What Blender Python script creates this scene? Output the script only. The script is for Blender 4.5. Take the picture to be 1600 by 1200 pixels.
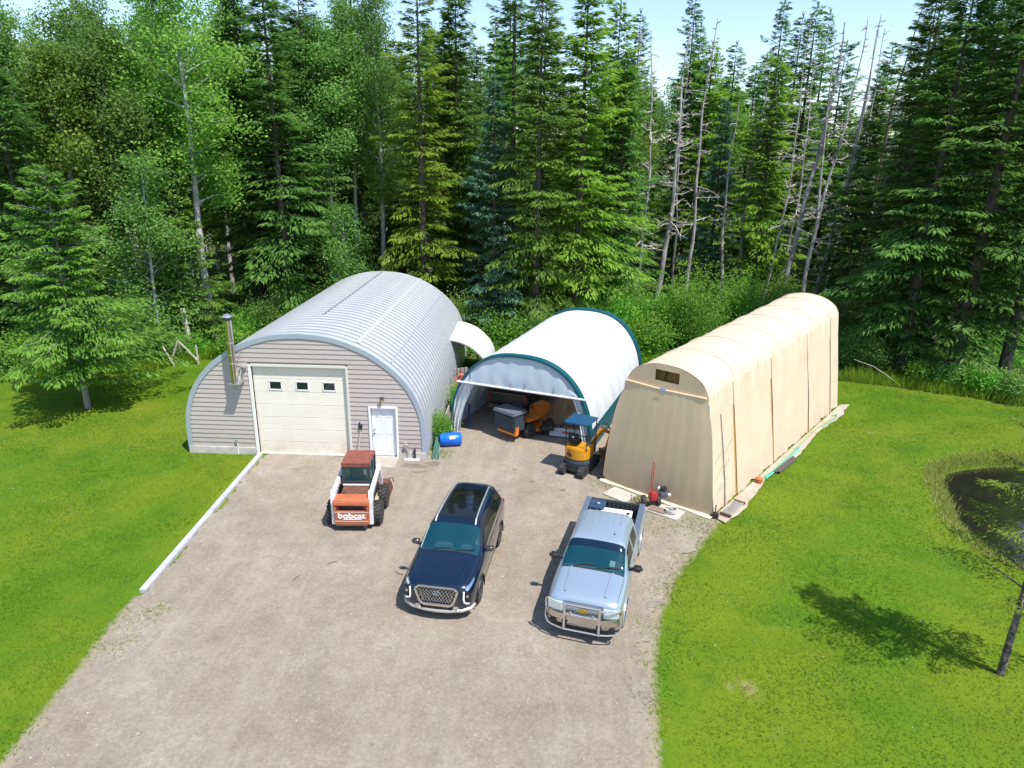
import bpy, bmesh, math, random
import numpy as np
from mathutils import Vector, Matrix, Euler

# ---------------------------------------------------------------- camera, sky, sun, exposure
scene = bpy.context.scene
for o in list(bpy.data.objects): bpy.data.objects.remove(o)
R = math.radians
CAM = dict(x=10.9654, y=-24.8708, z=11.4761, yaw=-0.037733, pitch=0.320473, roll=0.015009, f=1079.025)
def cam_axes():
    cy, sy = math.cos(CAM['yaw']), math.sin(CAM['yaw']); cp, sp = math.cos(CAM['pitch']), math.sin(CAM['pitch'])
    f = Vector((sy*cp, cy*cp, -sp)); r = Vector((cy, -sy, 0)); u = r.cross(f)
    cr, sr = math.cos(CAM['roll']), math.sin(CAM['roll'])
    return cr*r + sr*u, -sr*r + cr*u, f
AR, AU, AF = cam_axes()
cd = bpy.data.cameras.new('camera'); cam = bpy.data.objects.new('camera', cd); scene.collection.objects.link(cam)
M3 = Matrix((AR, AU, -AF)).transposed()
cam.matrix_world = Matrix.Translation((CAM['x'], CAM['y'], CAM['z'])) @ M3.to_4x4()
cd.sensor_width = 36.0; cd.sensor_fit = 'HORIZONTAL'; cd.lens = 36.0*CAM['f']/1600.0
cd.clip_start = 0.1; cd.clip_end = 2000
scene.camera = cam

TO_SUN = Vector((0.41, -0.36, 1.0)).normalized()
w = bpy.data.worlds.new('World'); scene.world = w; w.use_nodes = True
nt = w.node_tree; nt.nodes.clear()
sky = nt.nodes.new('ShaderNodeTexSky'); sky.sky_type = 'NISHITA'; sky.sun_disc = False
sky.sun_elevation = math.asin(TO_SUN.z); sky.sun_rotation = math.atan2(TO_SUN.x, TO_SUN.y)
sky.altitude = 700; sky.air_density = 1.0; sky.dust_density = 0.6
bg = nt.nodes.new('ShaderNodeBackground'); bg.inputs['Strength'].default_value = 0.15
wo = nt.nodes.new('ShaderNodeOutputWorld')
nt.links.new(sky.outputs[0], bg.inputs[0]); nt.links.new(bg.outputs[0], wo.inputs[0])
sd = bpy.data.lights.new('sun', 'SUN'); sd.energy = 4.3; sd.angle = R(0.53); sd.color = (1.0, 0.955, 0.88)
so = bpy.data.objects.new('sun', sd); scene.collection.objects.link(so)
so.rotation_euler = TO_SUN.to_track_quat('Z', 'Y').to_euler(); so.location = (30, -20, 60)
scene.view_settings.view_transform = 'Standard'; scene.view_settings.look = 'None'
scene.view_settings.exposure = 0.70; scene.view_settings.gamma = 1.0; scene.view_settings.use_curve_mapping = False
scene.render.engine = 'CYCLES'
scene.cycles.max_bounces = 7; scene.cycles.diffuse_bounces = 4; scene.cycles.glossy_bounces = 3
scene.cycles.transmission_bounces = 5; scene.cycles.transparent_max_bounces = 8
scene.cycles.use_denoising = True
try: scene.cycles.denoiser = 'OPENIMAGEDENOISE'
except Exception: pass

# ---------------------------------------------------------------- helpers
COL = scene.collection
rng = random.Random(7)
def at_ground(px, py, Z=0.0):
    """the place on level ground seen at a photograph pixel (1600 wide)"""
    d = AF*CAM['f'] + AR*(px-800) - AU*(py-600); t = (Z-CAM['z'])/d.z
    return Vector((CAM['x']+d.x*t, CAM['y']+d.y*t, Z))
def col_x(px, py, Y):
    d = AF*CAM['f'] + AR*(px-800) - AU*(py-600); t = (Y-CAM['y'])/d.y
    return CAM['x']+d.x*t
def tag(o, label=None, cat=None, group=None, kind=None):
    if label: o['label'] = label
    if cat: o['category'] = cat
    if group: o['group'] = group
    if kind: o['kind'] = kind
    return o
def empty(name, loc=(0,0,0), rz=0.0, label=None, cat=None, group=None):
    o = bpy.data.objects.new(name, None); COL.objects.link(o); o.location = loc; o.rotation_euler = (0,0,rz)
    o.empty_display_size = 0.2
    return tag(o, label, cat, group)
def link(name, me, mat=None, parent=None):
    o = bpy.data.objects.new(name, me); COL.objects.link(o)
    if mat is not None and len(me.materials) == 0: me.materials.append(mat)
    if parent is not None: o.parent = parent
    return o
def np_mesh(name, V, F, smooth=False):
    """V (n,3), F (m,k) with one k for all"""
    V = np.asarray(V, np.float32); F = np.asarray(F, np.int32)
    me = bpy.data.meshes.new(name); m, k = F.shape
    me.vertices.add(len(V)); me.vertices.foreach_set('co', V.ravel())
    me.loops.add(m*k); me.loops.foreach_set('vertex_index', F.ravel())
    me.polygons.add(m); me.polygons.foreach_set('loop_start', np.arange(0, m*k, k, dtype=np.int32))
    try: me.polygons.foreach_set('loop_total', np.full(m, k, np.int32))
    except Exception: pass
    if smooth: me.polygons.foreach_set('use_smooth', np.ones(m, bool))
    me.update(calc_edges=True)
    return me
class MB:
    def __init__(s): s.v = []; s.f = []
    def add(s, vs, fs):
        n = len(s.v); s.v += [tuple(p) for p in vs]; s.f += [tuple(i+n for i in f) for f in fs]; return s
    def box(s, c, d, rot=None):
        x, y, z = d[0]/2, d[1]/2, d[2]/2
        vs = [Vector((sx*x, sy*y, sz*z)) for sz in (-1,1) for sy in (-1,1) for sx in (-1,1)]
        if rot is not None:
            m = Euler(rot).to_matrix() if not isinstance(rot, Matrix) else rot
            vs = [m @ p for p in vs]
        c = Vector(c); return s.add([p+c for p in vs], [(0,2,3,1),(4,5,7,6),(0,1,5,4),(2,6,7,3),(0,4,6,2),(1,3,7,5)])
    def bar(s, a, b, wd, ht=None):
        a, b = Vector(a), Vector(b); d = b-a; ht = ht or wd
        m = d.to_track_quat('X', 'Z').to_matrix()
        return s.box((a+b)/2, (d.length, wd, ht), m)
    def tube(s, pts, r, n=8, caps=True):
        pts = [Vector(p) for p in pts]; rs = r if isinstance(r, (list, tuple)) else [r]*len(pts)
        vs = []; fs = []; up = None
        for i, p in enumerate(pts):
            t = (pts[min(i+1, len(pts)-1)]-pts[max(i-1, 0)]).normalized()
            if up is None: up = t.orthogonal().normalized()
            up = (up - t*up.dot(t)).normalized() if (up - t*up.dot(t)).length > 1e-5 else t.orthogonal().normalized()
            sd_ = t.cross(up)
            for k in range(n):
                a = 2*math.pi*k/n; vs.append(p + (up*math.cos(a)+sd_*math.sin(a))*rs[i])
        for i in range(len(pts)-1):
            for k in range(n):
                k2 = (k+1) % n; fs.append((i*n+k, i*n+k2, (i+1)*n+k2, (i+1)*n+k))
        if caps: fs.append(tuple(reversed(range(n)))); fs.append(tuple((len(pts)-1)*n+k for k in range(n)))
        return s.add(vs, fs)
    def cyl(s, a, b, r, n=16, r2=None): return s.tube([a, b], [r, r if r2 is None else r2], n)
    def prism(s, poly, a, b, axis='y'):
        n = len(poly)
        def mk(p, t): return {'y': (p[0], t, p[1]), 'x': (t, p[0], p[1]), 'z': (p[0], p[1], t)}[axis]
        vs = [mk(p, a) for p in poly] + [mk(p, b) for p in poly]
        fs = [tuple(range(n)), tuple(reversed(range(n, 2*n)))] + [(i, i+n, (i+1) % n+n, (i+1) % n) for i in range(n)]
        return s.add(vs, fs)
    def lathe(s, prof, n=24, axis='z', c=(0,0,0)):
        vs = []; fs = []; c = Vector(c)
        for r_, h in prof:
            for k in range(n):
                a = 2*math.pi*k/n; p = (r_*math.cos(a), r_*math.sin(a), h)
                if axis == 'x': p = (h, p[0], p[1])
                if axis == 'y': p = (p[0], h, p[1])
                vs.append(Vector(p)+c)
        for i in range(len(prof)-1):
            for k in range(n):
                k2 = (k+1) % n; fs.append((i*n+k, i*n+k2, (i+1)*n+k2, (i+1)*n+k))
        fs.append(tuple(range(n))); fs.append(tuple((len(prof)-1)*n+k for k in range(n)))
        return s.add(vs, fs)
    def sheet(s, rows):
        m = len(rows[0]); vs = [p for r_ in rows for p in r_]
        return s.add(vs, [(i*m+k, i*m+k+1, (i+1)*m+k+1, (i+1)*m+k) for i in range(len(rows)-1) for k in range(m-1)])
    def mesh(s, name, bevel=0, smooth=False, seg=2):
        me = bpy.data.meshes.new(name); bm = bmesh.new()
        bv = [bm.verts.new(p) for p in s.v]
        for f in s.f:
            try: bm.faces.new([bv[i] for i in f])
            except ValueError: pass
        bmesh.ops.recalc_face_normals(bm, faces=bm.faces)
        if bevel:
            es = [e for e in bm.edges if len(e.link_faces) == 2 and e.calc_face_angle(0) > 0.5]
            if es: bmesh.ops.bevel(bm, geom=es, offset=bevel, segments=seg, affect='EDGES', clamp_overlap=True)
        bm.to_mesh(me); bm.free()
        if smooth:
            me.polygons.foreach_set('use_smooth', [True]*len(me.polygons))
            try: me.set_sharp_from_angle(angle=R(40))
            except Exception: pass
        return me
    def build(s, name, mat, parent=None, bevel=0, smooth=False, seg=2):
        return link(name, s.mesh(name, bevel, smooth, seg), mat, parent)
def text_mesh(name, s, size, mat, parent, ext=0.004, bold=0.0):
    cu = bpy.data.curves.new(name, 'FONT'); cu.body = s; cu.size = size; cu.extrude = ext; cu.offset = bold
    cu.align_x = 'CENTER'; cu.align_y = 'CENTER'
    t = bpy.data.objects.new(name+'_src', cu); COL.objects.link(t)
    me = bpy.data.meshes.new_from_object(t.evaluated_get(bpy.context.evaluated_depsgraph_get()))
    bpy.data.objects.remove(t); me.name = name
    return link(name, me, mat, parent)

# ---------------------------------------------------------------- materials
MATS = {}
def mat(name, color, rough=0.6, metal=0.0, var=0.0, scale=6.0, color2=None, bump=0.0, bscale=40.0, coat=0.0, spec=None, detail=6, stretch=None, ramp=(0.35,0.65)):
    if name in MATS: return MATS[name]
    m = bpy.data.materials.new(name); m.use_nodes = True; n = m.node_tree; b = n.nodes['Principled BSDF']
    b.inputs['Base Color'].default_value = (*color, 1); b.inputs['Roughness'].default_value = rough; b.inputs['Metallic'].default_value = metal
    if coat: b.inputs['Coat Weight'].default_value = coat; b.inputs['Coat Roughness'].default_value = 0.04
    if spec is not None: b.inputs['Specular IOR Level'].default_value = spec
    tc = n.nodes.new('ShaderNodeTexCoord'); vec = tc.outputs['Object']
    if stretch:
        mp = n.nodes.new('ShaderNodeMapping'); mp.inputs['Scale'].default_value = stretch; n.links.new(vec, mp.inputs[0]); vec = mp.outputs[0]
    if var or color2:
        tx = n.nodes.new('ShaderNodeTexNoise'); tx.inputs['Scale'].default_value = scale; tx.inputs['Detail'].default_value = detail; tx.inputs['Roughness'].default_value = 0.65
        n.links.new(vec, tx.inputs['Vector'])
        rp = n.nodes.new('ShaderNodeValToRGB'); rp.color_ramp.elements[0].position = ramp[0]; rp.color_ramp.elements[1].position = ramp[1]
        c2 = color2 or tuple(min(1, c*(1+var)) for c in color); c1 = color if color2 else tuple(c*(1-var) for c in color)
        rp.color_ramp.elements[0].color = (*c1, 1); rp.color_ramp.elements[1].color = (*c2, 1)
        n.links.new(tx.outputs['Fac'], rp.inputs[0]); n.links.new(rp.outputs[0], b.inputs['Base Color'])
    if bump:
        tb = n.nodes.new('ShaderNodeTexNoise'); tb.inputs['Scale'].default_value = bscale; tb.inputs['Detail'].default_value = 5
        n.links.new(vec, tb.inputs['Vector'])
        bp = n.nodes.new('ShaderNodeBump'); bp.inputs['Strength'].default_value = bump; bp.inputs['Distance'].default_value = 0.02
        n.links.new(tb.outputs['Fac'], bp.inputs['Height']); n.links.new(bp.outputs[0], b.inputs['Normal'])
    MATS[name] = m; return m
def glass(name, color, rough=0.05, alpha=0.35):
    """tinted pane: part clear, part mirror"""
    if name in MATS: return MATS[name]
    m = bpy.data.materials.new(name); m.use_nodes = True; n = m.node_tree; b = n.nodes['Principled BSDF']
    b.inputs['Base Color'].default_value = (*color, 1); b.inputs['Roughness'].default_value = rough
    b.inputs['Specular IOR Level'].default_value = 0.8
    tr = n.nodes.new('ShaderNodeBsdfTransparent'); tr.inputs[0].default_value = (0.75, 0.92, 0.9, 1)
    mx = n.nodes.new('ShaderNodeMixShader'); mx.inputs[0].default_value = 1-alpha
    out = n.nodes['Material Output']
    n.links.new(tr.outputs[0], mx.inputs[1]); n.links.new(b.outputs[0], mx.inputs[2]); n.links.new(mx.outputs[0], out.inputs[0])
    MATS[name] = m; return m
def foliage(name, c_dark, c_mid, c_tip, trans=0.3, rough=0.55, tipw=0.8, obj_var=0.25, patches=()):
    """leaf colour: varies leaf by leaf, tree by tree and (tip attribute) towards the young growth"""
    m = bpy.data.materials.new(name); m.use_nodes = True; n = m.node_tree; L = n.links
    b = n.nodes['Principled BSDF']; b.inputs['Roughness'].default_value = rough; b.inputs['Specular IOR Level'].default_value = 0.25
    ge = n.nodes.new('ShaderNodeNewGeometry'); oi = n.nodes.new('ShaderNodeObjectInfo')
    rp = n.nodes.new('ShaderNodeValToRGB'); rp.color_ramp.elements[0].color = (*c_dark, 1); rp.color_ramp.elements[1].color = (*c_mid, 1)
    L.new(ge.outputs['Random Per Island'], rp.inputs[0])
    at = n.nodes.new('ShaderNodeAttribute'); at.attribute_name = 'tip'
    ml = n.nodes.new('ShaderNodeMath'); ml.operation = 'MULTIPLY'; ml.inputs[1].default_value = tipw; L.new(at.outputs['Fac'], ml.inputs[0])
    mx = n.nodes.new('ShaderNodeMix'); mx.data_type = 'RGBA'; L.new(ml.outputs[0], mx.inputs[0]); L.new(rp.outputs[0], mx.inputs[6]); mx.inputs[7].default_value = (*c_tip, 1)
    hs = n.nodes.new('ShaderNodeHueSaturation')
    mr = n.nodes.new('ShaderNodeMapRange'); mr.inputs[3].default_value = 1-obj_var; mr.inputs[4].default_value = 1+obj_var; L.new(oi.outputs['Random'], mr.inputs[0]); L.new(mr.outputs[0], hs.inputs['Value'])
    mh = n.nodes.new('ShaderNodeMapRange'); mh.inputs[3].default_value = 0.498; mh.inputs[4].default_value = 0.522; L.new(oi.outputs['Random'], mh.inputs[0]); L.new(mh.outputs[0], hs.inputs['Hue'])
    col_ = mx.outputs[2]
    for psc, lo, hi, pc, st in patches:
        tc = n.nodes.new('ShaderNodeTexCoord'); tx = n.nodes.new('ShaderNodeTexNoise'); tx.inputs['Scale'].default_value = psc; tx.inputs['Detail'].default_value = 4; mpp = n.nodes.new('ShaderNodeMapping'); mpp.inputs['Location'].default_value = (psc*31, 7*psc, 0)
        L.new(tc.outputs['Object'], mpp.inputs[0]); L.new(mpp.outputs[0], tx.inputs['Vector']); pr_ = n.nodes.new('ShaderNodeMapRange'); pr_.inputs[1].default_value = lo; pr_.inputs[2].default_value = hi; pr_.inputs[4].default_value = st; L.new(tx.outputs['Fac'], pr_.inputs[0])
        m2 = n.nodes.new('ShaderNodeMix'); m2.data_type = 'RGBA'; L.new(pr_.outputs[0], m2.inputs[0]); L.new(col_, m2.inputs[6]); m2.inputs[7].default_value = (*pc, 1); col_ = m2.outputs[2]
    L.new(col_, hs.inputs['Color']); L.new(hs.outputs[0], b.inputs['Base Color'])
    tl = n.nodes.new('ShaderNodeBsdfTranslucent'); L.new(hs.outputs[0], tl.inputs[0])
    ms = n.nodes.new('ShaderNodeMixShader'); ms.inputs[0].default_value = trans
    L.new(b.outputs[0], ms.inputs[1]); L.new(tl.outputs[0], ms.inputs[2]); L.new(ms.outputs[0], n.nodes['Material Output'].inputs[0])
    MATS[name] = m; return m
def fabric(name, color, trans=0.3, rough=0.7, bump=0.15, bscale=3.0, var=0.05, scale=1.5, stretch=None):
    m = mat(name, color, rough, 0, var, scale, bump=bump, bscale=bscale, stretch=stretch); n = m.node_tree; b = n.nodes['Principled BSDF']
    tl = n.nodes.new('ShaderNodeBsdfTranslucent'); tl.inputs[0].default_value = (*color, 1)
    ms = n.nodes.new('ShaderNodeMixShader'); ms.inputs[0].default_value = trans
    n.links.new(b.outputs[0], ms.inputs[1]); n.links.new(tl.outputs[0], ms.inputs[2]); n.links.new(ms.outputs[0], n.nodes['Material Output'].inputs[0])
    return m
def add_dirt(m, z0, z1, color, st=.6, scale=3.0):
    """splashed dirt and dust that thins out with height above the ground"""
    n = m.node_tree; L = n.links; b = n.nodes['Principled BSDF']; bc = b.inputs['Base Color']
    tc = n.nodes.new('ShaderNodeTexCoord'); sx = n.nodes.new('ShaderNodeSeparateXYZ'); L.new(tc.outputs['Object'], sx.inputs[0])
    mr = n.nodes.new('ShaderNodeMapRange'); mr.inputs[1].default_value = z0; mr.inputs[2].default_value = z1; mr.inputs[3].default_value = 1; mr.inputs[4].default_value = 0; L.new(sx.outputs['Z'], mr.inputs[0])
    tx = n.nodes.new('ShaderNodeTexNoise'); tx.inputs['Scale'].default_value = scale; tx.inputs['Detail'].default_value = 6; tx.inputs['Roughness'].default_value = .7; L.new(tc.outputs['Object'], tx.inputs['Vector'])
    r2 = n.nodes.new('ShaderNodeMapRange'); r2.inputs[1].default_value = .30; r2.inputs[2].default_value = .70; r2.inputs[4].default_value = st; L.new(tx.outputs['Fac'], r2.inputs[0])
    ml = n.nodes.new('ShaderNodeMath'); ml.operation = 'MULTIPLY'; L.new(mr.outputs[0], ml.inputs[0]); L.new(r2.outputs[0], ml.inputs[1])
    mx = n.nodes.new('ShaderNodeMix'); mx.data_type = 'RGBA'; L.new(ml.outputs[0], mx.inputs[0]); mx.inputs[7].default_value = (*color, 1)
    if bc.links: L.new(bc.links[0].from_socket, mx.inputs[6])
    else: mx.inputs[6].default_value = bc.default_value
    L.new(mx.outputs[2], bc)
black = mat('black_rubber', (0.02,0.02,0.022), 0.75, var=0.3, scale=9, bump=0.2, bscale=60)
dark_metal = mat('dark_metal', (0.03,0.032,0.035), 0.5, 0.3)
chrome = mat('chrome', (0.72,0.71,0.68), 0.16, 1.0)
alu = mat('aluminium', (0.70,0.70,0.70), 0.32, 0.75)
steel = mat('galvanised_steel', (0.55,0.57,0.58), 0.38, 0.8, var=0.12, scale=5)
white_paint = mat('white_paint', (0.78,0.79,0.80), 0.4, var=0.05, scale=4)
# ---------------------------------------------------------------- the ground: forest floor, lawn, driveway, pond, kerb
nr = np.random.default_rng(11)
def in_poly(pts, poly):
    x, y = pts[:, 0], pts[:, 1]; ins = np.zeros(len(pts), bool); n = len(poly)
    for i in range(n):
        x1, y1 = poly[i]; x2, y2 = poly[(i+1) % n]
        if y1 == y2: continue
        c = ((y1 > y) != (y2 > y)) & (x < (x2-x1)*(y-y1)/(y2-y1)+x1); ins ^= c
    return ins
def poly_dist(pts, poly):
    d = np.full(len(pts), 1e9); n = len(poly); P = np.asarray(pts, float)[:, :2]
    for i in range(n):
        a = np.array(poly[i], float); b = np.array(poly[(i+1) % n], float); ab = b-a
        t = np.clip(((P-a)@ab)/(ab@ab), 0, 1); d = np.minimum(d, np.linalg.norm(P-(a+t[:, None]*ab), axis=1))
    return np.where(in_poly(P, poly), -d, d)
def ragged(poly, step, amp, seed):
    q = np.random.default_rng(seed); out = []; n = len(poly); ph = q.uniform(0, 6, 6)
    s = 0
    for i in range(n):
        a = np.array(poly[i], float); b = np.array(poly[(i+1) % n], float); L = np.linalg.norm(b-a); k = max(1, int(L/step)); nm = np.array([-(b-a)[1], (b-a)[0]])/max(L, 1e-6)
        for j in range(k):
            s += L/k
            d = amp*(0.5*math.sin(s*1.7+ph[0])+0.35*math.sin(s*4.1+ph[1])+0.3*math.sin(s*8.3+ph[2])+q.normal(0, .35))
            out.append(tuple(a+(b-a)*j/k+nm*d*(1 if 0 < j else .5)))
    return out
DRIVE = [(0.25,-0.02),(6.85,-0.02),(6.95,6.0),(8.3,8.0),(10.5,13),(17.0,10.8),(14.2,1.5),(13.6,-1.1),(15.3,-2.6),(17.05,-4.05),(16.1,-5.6),(15.0,-7.4),(14.2,-9.3),(13.7,-11.4),(13.4,-14.2),(13.0,-18),(13,-30),(-0.5,-30),(0.9,-16),(0.72,-12.3),(0.5,-10.4),(0.5,-9.1)]
LAWN = [(-60,-30),(-60,2),(-24,5.8),(-17.2,7.4),(-12.6,8.9),(-9.8,10.6),(-8.2,12.6),(-4.5,13.2),(-3.0,12),(-2.9,1),(6.8,1),(13.8,0.5),(22.4,10.8),(24,12.2),(27.8,11.6),(30.4,10.7),(35.3,8.3),(46,3.5),(70,-6),(70,-30)]
POND = [(26.45,-1.5),(27.1,0.2),(28.5,1.15),(31,1.5),(33.5,.6),(34.6,-2),(33.6,-5),(30.5,-6.9),(27.6,-6.7),(25.9,-5.6),(25.7,-3.6)]
def closed(poly, k):
    n = len(poly); out = []
    for i in range(n):
        p0, p1, p2, p3 = [np.array(poly[(i+j) % n], float) for j in (-1,0,1,2)]
        for s in range(k):
            t = s/k; out.append(tuple(.5*((2*p1)+(-p0+p2)*t+(2*p0-5*p1+4*p2-p3)*t*t+(-p0+3*p1-3*p2+p3)*t**3)))
    return out
POND = closed(POND, 5)
def pond_drop(P):
    d = poly_dist(P, POND); t = np.clip((1.25-d)/1.6, 0, 1); return -0.50*t*t*(3-2*t)
def bumps(P, amp=0.03):
    x, y = P[:, 0], P[:, 1]
    return amp*(np.sin(x*.9+1.3*np.sin(y*.5))*np.cos(y*.8+.7*np.sin(x*.33))+.5*np.sin(x*2.3+y*1.1)*np.sin(y*2.7-x*.8))
def grid_sheet(name, xs, ys, zf, keep=None):
    X, Y = np.meshgrid(xs, ys); P = np.stack([X.ravel(), Y.ravel()], 1); Z = zf(P); V = np.column_stack([P, Z]); nx = len(xs)
    i, j = np.meshgrid(np.arange(nx-1), np.arange(len(ys)-1)); a = (j*nx+i).ravel(); F = np.stack([a, a+1, a+nx+1, a+nx], 1)
    if keep is not None:
        c = (V[F[:, 0]]+V[F[:, 2]])[:, :2]/2; F = F[keep(c)]
        u, inv = np.unique(F, return_inverse=True); V = V[u]; F = inv.reshape(F.shape)
    return np_mesh(name, V, F, True)
# --- node-made ground colours
def ground_mat(name, stops, scales, weights, rough=0.95, bump=0.6, bscale=60, bdist=0.03, spots=None):
    m = bpy.data.materials.new(name); m.use_nodes = True; n = m.node_tree; L = n.links; b = n.nodes['Principled BSDF']
    b.inputs['Roughness'].default_value = rough; b.inputs['Specular IOR Level'].default_value = 0.15
    tc = n.nodes.new('ShaderNodeTexCoord'); acc = None
    for s, wt in zip(scales, weights):
        t = n.nodes.new('ShaderNodeTexNoise'); t.inputs['Scale'].default_value = s; t.inputs['Detail'].default_value = 5; t.inputs['Roughness'].default_value = .6; L.new(tc.outputs['Object'], t.inputs['Vector'])
        k = n.nodes.new('ShaderNodeMath'); k.operation = 'MULTIPLY_ADD'; k.inputs[1].default_value = wt; L.new(t.outputs['Fac'], k.inputs[0])
        if acc: L.new(acc, k.inputs[2])
        else: k.inputs[2].default_value = 0.5-0.5*sum(weights)
        acc = k.outputs[0]
    rp = n.nodes.new('ShaderNodeValToRGB'); el = rp.color_ramp.elements
    while len(el) < len(stops): el.new(0.5)
    for e, (p, c) in zip(el, stops): e.position = p; e.color = (*c, 1)
    L.new(acc, rp.inputs[0]); col = rp.outputs[0]
    for (sc_, lo, hi, c, st, *sx_) in (spots or []):
        t = n.nodes.new('ShaderNodeTexNoise'); t.inputs['Scale'].default_value = sc_; t.inputs['Detail'].default_value = 4; t.inputs['Roughness'].default_value = .7
        mp = n.nodes.new('ShaderNodeMapping'); mp.inputs['Location'].default_value = (sc_*3.1, sc_*1.7, 0); mp.inputs['Scale'].default_value = sx_[0] if sx_ else (1,1,1); L.new(tc.outputs['Object'], mp.inputs[0]); L.new(mp.outputs[0], t.inputs['Vector'])
        r2 = n.nodes.new('ShaderNodeMapRange'); r2.inputs[1].default_value = lo; r2.inputs[2].default_value = hi; r2.inputs[4].default_value = st; L.new(t.outputs['Fac'], r2.inputs[0])
        mx = n.nodes.new('ShaderNodeMix'); mx.data_type = 'RGBA'; L.new(r2.outputs[0], mx.inputs[0]); L.new(col, mx.inputs[6]); mx.inputs[7].default_value = (*c, 1); col = mx.outputs[2]
    L.new(col, b.inputs['Base Color'])
    tb = n.nodes.new('ShaderNodeTexNoise'); tb.inputs['Scale'].default_value = bscale; tb.inputs['Detail'].default_value = 4; L.new(tc.outputs['Object'], tb.inputs['Vector'])
    bp = n.nodes.new('ShaderNodeBump'); bp.inputs['Strength'].default_value = bump; bp.inputs['Distance'].default_value = bdist
    L.new(tb.outputs['Fac'], bp.inputs['Height']); L.new(bp.outputs[0], b.inputs['Normal']); MATS[name] = m; return m
lawn_mat = ground_mat('lawn_turf', [(0.2,(0.048,0.120,0.004)),(0.5,(0.082,0.160,0.006)),(0.8,(0.132,0.185,0.012))], [0.22,0.9,7,38], [0.9,0.5,0.4,0.6],
    bump=0.7, bscale=45, spots=[(0.16,0.45,0.62,(0.155,0.19,0.010),0.55),(0.45,0.55,0.66,(0.045,0.12,0.008),0.5),(0.33,0.66,0.74,(0.27,0.22,0.10),0.75),(0.7,0.70,0.78,(0.30,0.25,0.15),0.7)])
gravel_mat = ground_mat('gravel', [(0.1,(0.17,0.135,0.10)),(0.45,(0.268,0.224,0.179)),(0.62,(0.322,0.273,0.221)),(0.95,(0.50,0.45,0.385))], [0.35,1.6,14,85], [0.55,0.5,0.7,1.7],
    bump=0.8, bscale=90, bdist=0.025, spots=[(1.0,0.52,0.68,(0.36,0.31,0.25),0.5,(1.1,.10,1)),(1.0,0.55,0.70,(0.21,0.18,0.14),0.4,(.9,.13,1)),(0.42,0.60,0.72,(0.20,0.165,0.125),0.6),(2.6,0.66,0.72,(0.13,0.11,0.085),0.6)])
floor_mat = ground_mat('forest_floor', [(0.2,(0.022,0.035,0.008)),(0.5,(0.05,0.085,0.014)),(0.8,(0.10,0.11,0.035))], [0.3,2,11,40], [0.7,0.6,0.6,0.6], bump=0.9, bscale=20, bdist=0.08)
bank_mat = mat('bank_soil', (0.06,0.05,0.03), 0.95, color2=(0.16,0.13,0.06), scale=3)

gx = np.concatenate([np.linspace(-260,-62,12), np.arange(-60,24,3.0), np.arange(24,37,0.4), np.arange(38,70,3.), np.linspace(72,280,12)])
gy = np.concatenate([np.linspace(-160,-34,9), np.arange(-32,-9,3.0), np.arange(-9,4,0.4), np.arange(5,90,4.), np.linspace(94,420,14)])
o = link('ground', grid_sheet('ground', gx, gy, lambda P: -0.05+1.25*pond_drop(P)+np.clip((P[:,1]-16)/60, 0, 1)*0.6*np.sin(P[:,0]*.13)*np.sin(P[:,1]*.11)), floor_mat); tag(o, kind='structure')
lx = np.concatenate([np.arange(-60,-24,2.0), np.arange(-24,48,0.3), np.arange(48,70.1,2)]); ly = np.concatenate([np.arange(-30,-16,2.0), np.arange(-16,17.5,0.3)])
LAWN_R = ragged(LAWN, 0.5, 0.35, 3)
o = link('lawn', grid_sheet('lawn', lx, ly, lambda P: np.where(poly_dist(P, DRIVE) < .4, 0, 1)*bumps(P, 0.025)+pond_drop(P), lambda c: in_poly(c, LAWN_R) & (poly_dist(c, POND) > -.5)), lawn_mat); tag(o, kind='structure')
_co = np.empty(len(o.data.vertices)*3, np.float32); o.data.vertices.foreach_get('co', _co); _d = poly_dist(_co.reshape(-1, 3)[:, :2], DRIVE)
_at = o.data.attributes.new('worn', 'FLOAT', 'POINT'); _at.data.foreach_set('value', np.where(np.abs(_co.reshape(-1, 3)[:, 0]-.25) < 1.2, np.where(_co.reshape(-1, 3)[:, 1] > -9.3, 0, 1), 1).astype(np.float32)*np.clip(1-_d/.60, 0, 1).astype(np.float32))
_n = lawn_mat.node_tree; _L = _n.links; _b = _n.nodes['Principled BSDF']; _a = _n.nodes.new('ShaderNodeAttribute'); _a.attribute_name = 'worn'      # gravel spread thinly into the turf beside the drive
_t = _n.nodes.new('ShaderNodeTexNoise'); _t.inputs['Scale'].default_value = 5; _t.inputs['Detail'].default_value = 6; _t.inputs['Roughness'].default_value = .75; _tc = _n.nodes.new('ShaderNodeTexCoord'); _L.new(_tc.outputs['Object'], _t.inputs['Vector'])
_s = _n.nodes.new('ShaderNodeMath'); _s.operation = 'ADD'; _L.new(_a.outputs['Fac'], _s.inputs[0]); _L.new(_t.outputs['Fac'], _s.inputs[1])
_m = _n.nodes.new('ShaderNodeMapRange'); _m.inputs[1].default_value = 1.02; _m.inputs[2].default_value = 1.28; _L.new(_s.outputs[0], _m.inputs[0])
_x = _n.nodes.new('ShaderNodeMix'); _x.data_type = 'RGBA'; _L.new(_m.outputs[0], _x.inputs[0]); _L.new(_b.inputs['Base Color'].links[0].from_socket, _x.inputs[6]); _x.inputs[7].default_value = (.285,.24,.175,1); _L.new(_x.outputs[2], _b.inputs['Base Color'])
DRIVE_R = ragged(DRIVE, 0.10, 0.13, 5)
from mathutils.geometry import delaunay_2d_cdt
_in = np.array([(x, y) for x in np.arange(-.5, 17.5, .9) for y in np.arange(-29.5, 13, .9)]); _in = _in[poly_dist(_in, DRIVE) < -.4]
_pts = [Vector(p) for p in DRIVE_R]+[Vector((float(x), float(y))) for x, y in _in]
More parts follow.
